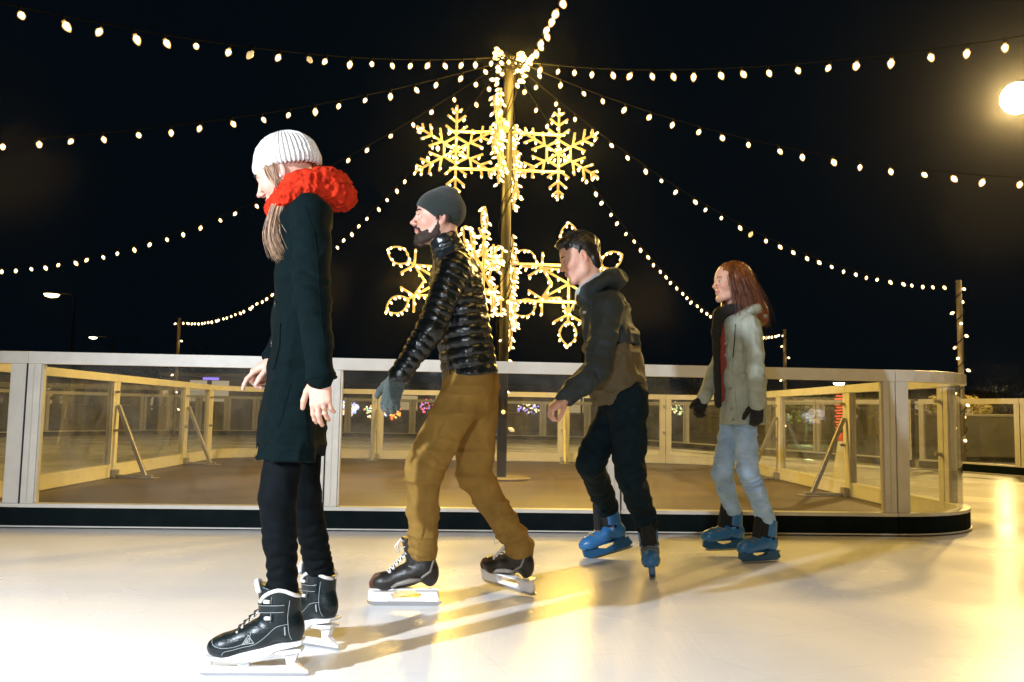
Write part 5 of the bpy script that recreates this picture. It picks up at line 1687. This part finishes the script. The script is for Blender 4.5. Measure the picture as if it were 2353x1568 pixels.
    strands(m, [[H(-.03, .08, .01), H(-.035, .08, -.03)], [H(.012, .078, .02), H(.012, .078, -.02)]], 60, .006, .0012, rnd, 4)
    bvb = [o_ for o_ in per.children if o_.name.startswith('beard')][0]
    vv = bvb.data.vertices; oo = Vector(per.location)
    dn = Vector(-H.z + H.x * .25)
    for _ in range(2600):
        v_ = vv[rnd.randrange(len(vv))]; p_ = v_.co + oo
        e_ = p_ + (v_.normal * .5 + dn * .8 + Vector((rnd.gauss(0, .3), rnd.gauss(0, .3), rnd.gauss(0, .3)))) * rnd.uniform(.004, .009)
        m.tube([p_ - v_.normal * .001, e_], [.0006, .0002], 3, 0, False)
    m.build('beard_hairs', M_beard, per, smooth=True, origin=per.location)
    return per

# ================================================================ 3: stooping man in the hooded shell jacket
def skater_three():
    J = dict(neck=Q(1362, 662, 4.60), chest=Q(1392, 735, 4.62), pelvis=Q(1436, 905, 4.66),
             shl=Q(1396, 705, 4.44), shr=Q(1382, 705, 4.80), ell=Q(1374, 848, 4.36), elr=Q(1375, 840, 4.95),
             wrl=Q(1300, 914, 4.27), wrr=Q(1315, 885, 4.86), hpl=Q(1442, 915, 4.58), hpr=Q(1430, 915, 4.74),
             knl=Q(1448, 1092, 4.50), knr=Q(1356, 1062, 4.66))
    Fl = Frame(np.array(G(1500, 1318)), (-.16, -1, 0), (-.13, 0, 1), 1.02)
    Fr = Frame(np.array(G(1418, 1283)) + [0, 0, .035], (-.93, -.15, -.26), (-.25, .05, 1), 1.02)
    for q, F in (('l', Fl), ('r', Fr)):
        J['an' + q], J['to' + q], J['mi' + q] = F(-.018, 0, .16), F(.13, 0, .10), F(-.014, 0, .27)
    base = (Fl.o + Fr.o) / 2; base[2] = 0
    per = person(base, 'bareheaded man stooping forward in a grey and olive hooded jacket')
    H = Frame(Q(1332, 596, 4.58), (-.92, -.12, -.34), (-.32, 0, .94), 1.04)
    hl = hand_ops(J['wrl'], (-.78, -.1, -.60), (.5, .35, -.7), (-.5, -.6, .4), 1.05, curl=(48, 52, 30), grow=.0006)
    hr = hand_ops(J['wrr'], (-.78, 0, -.60), (.5, -.35, -.7), (-.5, .6, .4), 1.0, curl=(45, 50, 30))
    body(per, J, H, [hl, hr], h=.0038, smile=.004, nose=.6, jaw=1.05, neck_r=.058)
    face_extras(H, per, brow_r=.0034)
    lat = unit(J['shl'] - J['shr']); sp = unit(J['pelvis'] - J['chest'])
    fb = lambda p: creases(p, (6, 6, 8), .020) + creases(p + 3, (15, 15, 20), .009) - .003
    cut = Q(1390, 786, 4.4)
    up = [('u', Cap(Q(1388, 715, 4.62), Q(1408, 800, 4.64), .138, .150, ax=lat, s=1.32, s2=1.25), 0),
          ('u', Cap(J['chest'] + [0, 0, .06], J['shl'] + [0, .02, 0], .08, .068), .04), ('u', Cap(J['chest'] + [0, 0, .06], J['shr'] + [0, -.02, 0], .08, .068), .04),
          ('i', Half(cut, (0, 0, -1)), .003),
          ('u', Cap(J['shl'], J['ell'], .072, .066, fold=(.9, .35, .006, 90)), .03), ('u', Cap(J['ell'], J['wrl'] * .99 + J['ell'] * .01, .066, .046, fold=(.1, .5, .006, 90)), .02),
          ('u', Cap(J['shr'], J['elr'], .072, .064), .03), ('u', Cap(J['elr'], J['wrr'], .064, .046), .02)]
    jk = cloth('jacket', up, .0056, M_shell, per, fb, rel=1)
    lo_ = [('u', Cap(Q(1404, 790, 4.64), Q(1424, 940, 4.67), .153, .150, ax=lat, s=1.25, s2=1.18), 0), ('i', Half(cut + [0, 0, -.001], (0, 0, 1)), .003),
           ('i', Half(Q(1432, 922, 4.66), sp + [.0, 0, -.3]), .006)]
    cloth('jacket_lower', lo_, .0056, M_shell_low, per, fb, parent=jk, rel=1)
    hd = [('u', Torus(Q(1372, 660, 4.60), (-.55, 0, 1), .092, .036, ax=(0, 1, 0), s=1.12), 0), ('u', Ell(Q(1408, 645, 4.60), (.080, .110, .062)), .04),
          ('u', Cap(Q(1340, 690, 4.56), Q(1372, 690, 4.5), .035, .04), .03)]
    cloth('hood', hd, .0050, M_shell, per, lambda p: .0065 * (1 - 2 * np.abs(noise3(p, 15))) + .002 * noise3(p, 40), parent=jk, rel=1)
    li = [('u', Cap(Q(1332, 672, 4.54), Q(1378, 640, 4.53), .022, .026, ax=(0, 0, 1), s=1.2), 0), ('u', Torus(Q(1368, 650, 4.60), (-.55, 0, 1), .078, .020), .02)]
    cloth('hood_lining', li, .0046, M_lining, per, lambda p: .003 * noise3(p, 25), parent=jk, rel=0)
    t = MB(); t.tube([Q(1324, 668, 4.50), Q(1321, 700, 4.48), Q(1317, 715, 4.48)], .003, 5); t.build('drawcord', M_lace, jk, smooth=True, origin=per.location)
    t = MB(); t.box((-.012, -.0015, -.007), (.012, .0015, .007), 0, Matrix.Translation(P(1343, 718, 4.452)) @ Matrix.Rotation(-.9, 4, 'Z')); t.build('chest_label', M_lining, jk, origin=per.location)
    o = [('u', Cap(J['pelvis'], J['pelvis'] + [0, 0, -.08], .12, .12, ax=lat, s=1.3), 0)]
    for q, F in (('l', Fl), ('r', Fr)):
        o += [('u', Cap(J['hp' + q], J['kn' + q], .105, .078, fold=(1, .25, .005, 100)), .03), ('u', Cap(J['kn' + q], F(-.014, 0, .255), .074, .060, fold=(.9, .4, .007, 110)), .02)]
    cloth('trousers', o, .0056, M_navy, per, lambda p: .0075 * (1 - 2 * np.abs(noise3(p, (10, 10, 16)))) + .003 * noise3(p, 32), rel=1)
    for F in (Fl, Fr): skate(per, F, 'rental')
    o = [('u', H.ell((-.020, 0, .054), (.108, .086, .090)), 0), ('u', H.ell((.052, 0, .104), (.046, .056, .028)), .02), ('u', H.ell((-.060, 0, -.02), (.050, .068, .072)), .03),
         ('u', H.cap((.006, .070, .03), (.010, .073, -.002), .010, .006), .01), ('u', H.cap((.006, -.070, .03), (.010, -.073, -.002), .010, .006), .01),
         ('s', H.ell((.098, 0, .012), (.062, .11, .066)), .006), ('s', H.ell((.05, 0, -.075), (.10, .12, .078)), .008),
         ('s', H.ell((-.006, .086, -.006), (.022, .018, .032)), .004), ('s', H.ell((-.006, -.086, -.006), (.022, .018, .032)), .004)]
    cloth('hair', o, .0034, M_hair_dark, per, lambda p: .0040 * noise3(p, (60, 60, 38)) + .003 * noise3(p + 2, 24), rel=0)
    m = MB(); rnd = random.Random(5)
    for k in range(420):
        a = rnd.uniform(-3.1, 3.1); b = rnd.uniform(.35, 1.5)
        n = np.array([math.cos(a) * math.cos(b), math.sin(a) * math.cos(b), math.sin(b)])
        if n[0] > .45 and n[2] < .72: continue
        c = np.array([-.020, 0, .054]) + n * [.106, .085, .088]
        e = c + n * .008 + np.array([.016, 0, .004]) + np.array([rnd.gauss(0, .005) for _ in range(3)])
        m.tube([H(*c), H(*((c + e) / 2 + n * .003)), H(*e)], [.0014, .0013, .0004], 4, 0, False)
    m.build('hair_tufts', M_hair_dark, per, smooth=True, origin=per.location)
    return per

# ================================================================ 4: long haired woman in the sage parka
def skater_four():
    J = dict(neck=Q(1694, 712, 5.12), chest=Q(1704, 775, 5.12), pelvis=Q(1702, 900, 5.12),
             shl=Q(1724, 748, 4.96), shr=Q(1678, 745, 5.28), ell=Q(1737, 850, 4.91), elr=Q(1650, 848, 5.33),
             wrl=Q(1740, 926, 4.87), wrr=Q(1617, 915, 5.20), hpl=Q(1708, 900, 5.06), hpr=Q(1694, 902, 5.20),
             knl=Q(1718, 1080, 5.00), knr=Q(1660, 1088, 5.24))
    Fl = Frame(np.array(G(1760, 1292)), (-.93, -.36, 0), (0, 0, 1), .95)
    gr = np.array(P(1683, 1262, 5.36)); gr[2] = .03
    Fr = Frame(gr, (-.97, -.12, -.03), (0, 0, 1), .95)
    for q, F in (('l', Fl), ('r', Fr)):
        J['an' + q], J['to' + q], J['mi' + q] = F(-.018, 0, .16), F(.13, 0, .10), F(-.014, 0, .27)
    base = (Fl.o + Fr.o) / 2; base[2] = 0
    per = person(base, 'long haired woman in a sage green parka and pale jeans, last in the line')
    H = Frame(Q(1677, 652, 5.10), (-.95, -.30, -.02), (0, 0, 1), .97)
    hl = hand_ops(J['wrl'], (-.06, -.05, -1), (.2, .9, 0), (-1, 0, 0), .93, curl=(30, 36, 20), grow=.001)
    hr = hand_ops(J['wrr'], (-.35, -.1, -.9), (.2, -.9, 0), (-1, 0, 0), .93, curl=(30, 36, 20), grow=.001)
    body(per, J, H, [hl, hr], h=.0038, s=.92, nose=.35, jaw=.92, neck_r=.046)
    face_extras(H, per, brow_r=.0026)
    lat = unit(J['shl'] - J['shr'])
    for w, dd, n, e in ((J['wrl'], (-.06, -.05, -1), (.2, .9, 0), J['ell']), (J['wrr'], (-.35, -.1, -.9), (.2, -.9, 0), J['elr'])):
        o = hand_ops(w, dd, n, (-1, 0, 0), .93, curl=(30, 36, 20), grow=.0045, k=.006)
        o.insert(0, ('u', Cap(w + unit(e - w) * .05, w + unit(dd) * .02, .033, .031), .01))
        cloth('glove', o, .0042, M_black_knit, per, rel=0)
    fb = lambda p: creases(p, (9, 9, 7), .010) + .0030 * (1 - 2 * np.abs(noise3(p + 3, 26))) - .003
    sh = [('u', Cap(Q(1690, 770, 5.10), Q(1693, 890, 5.10), .125, .123, ax=lat, s=.46), 0)]
    cloth('red_top', sh, .006, M_shirt, per, lambda p: .003 * noise3(p, 18))
    hem = Q(1700, 974, 5.1)
    o = [('u', Cap(Q(1700, 752, 5.12), Q(1704, 870, 5.12), .124, .126, ax=lat, s=1.36, s2=1.32), 0), ('u', Cap(Q(1704, 870, 5.12), Q(1710, 1000, 5.12), .126, .130, ax=lat, s=1.32, s2=1.60), .04),
         ('i', Half(hem, (0, 0, -1)), .003),
         ('u', Cap(J['chest'] + [0.01, 0, .05], J['shl'] + [0, .02, 0], .068, .058), .03), ('u', Cap(J['chest'] + [0.01, 0, .05], J['shr'] + [0, -.02, 0], .068, .058), .03),
         ('u', Cap(J['shl'], J['ell'], .064, .055, fold=(1.0, .3, .006, 100)), .015), ('u', Cap(J['ell'], J['wrl'], .055, .047, fold=(.0, .4, .005, 100)), .012),
         ('u', Cap(J['shr'], J['elr'], .062, .055), .015), ('u', Cap(J['elr'], J['wrr'], .055, .045), .012)]
    pk = cloth('parka', o, .0050, M_parka, per, fb, rel=1)
    hd = [('u', Torus(Q(1710, 722, 5.12), (-.45, 0, 1), .085, .032, ax=(0, 1, 0), s=1.1), 0), ('u', Ell(Q(1742, 728, 5.13), (.05, .09, .04)), .03)]
    cloth('hood', hd, .005, M_parka, per, lambda p: .005 * (1 - 2 * np.abs(noise3(p, 16))), parent=pk)
    bk_ = bvh_of(pk); og = tuple(per.location)
    for nm_, line, w_, t_, up_ in (('pocket', [Q(1684, 886, 4.9), Q(1700, 884, 4.9), Q(1718, 886, 4.9)], .030, .005, (0, 0, 1)), ('seam', [Q(1662, 850, 4.95), Q(1690, 856, 4.9), Q(1716, 858, 4.9)], .006, .003, (0, 0, 1)),
                                   ('placket', [Q(1668, 770, 5.0), Q(1672, 850, 4.98), Q(1680, 930, 4.96), Q(1684, 968, 4.96)], .022, .0035, (1, 0, 0)), ('seam', [Q(1716, 740, 4.9), Q(1722, 800, 4.88), Q(1724, 900, 4.88)], .004, .002, (1, 0, 0))):
        b_ = MB(); band(b_, line, bk_, og, w_, t_, up_, 30); b_.build(nm_, M_parka, pk, smooth=False, origin=og)
    for k, (x, y) in enumerate(((1662, 790), (1666, 845), (1672, 893), (1674, 940), (1678, 965))):
        MB().lathe([(.0085, -.002), (.0085, .002), (.006, .004)], 12, Matrix.Translation(P(x + 6, y, 4.962)) @ Vector((-.35, -1, 0)).to_track_quat('Z', 'Y').to_matrix().to_4x4()).build('button', M_plastic_g, pk, smooth=True, origin=per.location)
    t = MB(); t.tube([Q(1690, 745, 4.96), Q(1688, 780, 4.94), Q(1684, 822, 4.945)], .0028, 5); t.build('drawcord', M_black_knit, pk, smooth=True, origin=per.location)
    scf = [('u', Torus(Q(1676, 714, 5.10), (-.3, 0, 1), .066, .034, ax=(0, 1, 0), s=1.1), 0), ('u', Cap(Q(1652, 725, 5.05), Q(1645, 765, 5.02), .034, .028), .03), ('u', Cap(Q(1645, 765, 5.03), Q(1650, 930, 5.06), .024, .020), .02)]
    cloth('scarf', scf, .0046, M_black_knit, per, lambda p: .004 * noise3(p, 30), rel=0)
    o = [('u', Cap(J['pelvis'], J['pelvis'] + [0, 0, -.08], .10, .10, ax=lat, s=1.2), 0)]
    for q, F in (('l', Fl), ('r', Fr)):
        o += [('u', Cap(J['hp' + q], J['kn' + q], .070, .062, fold=(1, .2, .004, 120)), .03), ('u', Cap(J['kn' + q], F(-.012, 0, .250), .060, .051, fold=(.5, .9, .006, 120)), .02)]
    cloth('jeans', o, .005, M_jeans_pale, per, lambda p: creases(p, (10, 10, 26), .008) + .002 * noise3(p, 40), rel=1)
    for F in (Fl, Fr): skate(per, F, 'rental')
    # hair
    o = [('u', H.ell((-.018, 0, .048), (.104, .086, .090)), 0), ('u', Cap(H(-.050, 0, .035), H(-.125, 0, -.19), .094, .120, ax=H.y, s=1.0), .04),
         ('u', Cap(H(-.01, .055, .02), H(-.02, .075, -.22), .034, .030), .03), ('u', Cap(H(-.01, -.055, .02), H(-.02, -.075, -.20), .034, .030), .03),
         ('i', Half(H(0, 0, -.26), -H.z), .01),
         ('s', H.ell((.094, 0, -.018), (.072, .062, .112)), .006), ('s', Cap(H(.03, 0, -.10), H(.05, 0, -.32), .058, .08), .01)]
    cloth('hair', o, .0040, M_hair_brown, per, lambda p: .0045 * noise3(p, (75, 75, 9)), rel=0)
    m = MB(); rnd = random.Random(12)
    gs = []
    for k in range(16):
        a = -.2 + k * (3.5 / 15)           # from the near temple round the back to the far side
        sx, sy = math.cos(a + 1.2), math.sin(a + 1.2)
        gs.append([H(-.02 + .03 * sx, .03 * sy, .136), H(-.02 + .098 * sx, .080 * sy, .085), H(-.035 + .118 * sx, .094 * sy, .01), H(-.065 + .148 * sx, .114 * sy, -.10), H(-.085 + .170 * sx, .120 * sy, -.275)])
    strands(m, gs, 650, .012, .0015, rnd, 9, .003)
    g2 = [[H(.03, .06, .10), H(.048, .076, .03), H(.035, .082, -.06), H(.022, .085, -.17), H(.03, .08, -.27)], [H(.03, .05, .11), H(.035, .082, .03), H(.015, .09, -.08), H(.0, .095, -.25)]]
    strands(m, g2, 110, .007, .0015, rnd, 9, .003)
    m.build('hair_strands', M_hair_brown, per, smooth=True, origin=per.location)
    return per
import time as _time
_t = _time.time()
for fn in (skater_one, skater_two, skater_three, skater_four):
    fn(); print(fn.__name__, round(_time.time() - _t, 1), flush=True)

# ------------------------------------------------------------------ thin volume added to stand in for lens bloom round the lamps
hz = bpy.data.materials.new('bloom_volume'); hz.use_nodes = True
for n_ in list(hz.node_tree.nodes):
    if n_.type == 'BSDF_PRINCIPLED': hz.node_tree.nodes.remove(n_)
pv = hz.node_tree.nodes.new('ShaderNodeVolumePrincipled')
pv.inputs['Density'].default_value = 0.00024
pv.inputs['Anisotropy'].default_value = 0.965
pv.inputs['Color'].default_value = (.9, .9, .95, 1)
hz.node_tree.links.new(pv.outputs[0], hz.node_tree.nodes['Material Output'].inputs['Volume'])
tag(MB().box((-70, -12, -1.1), (70, 75, 13)).build('bloom_haze', hz), kind='stuff')
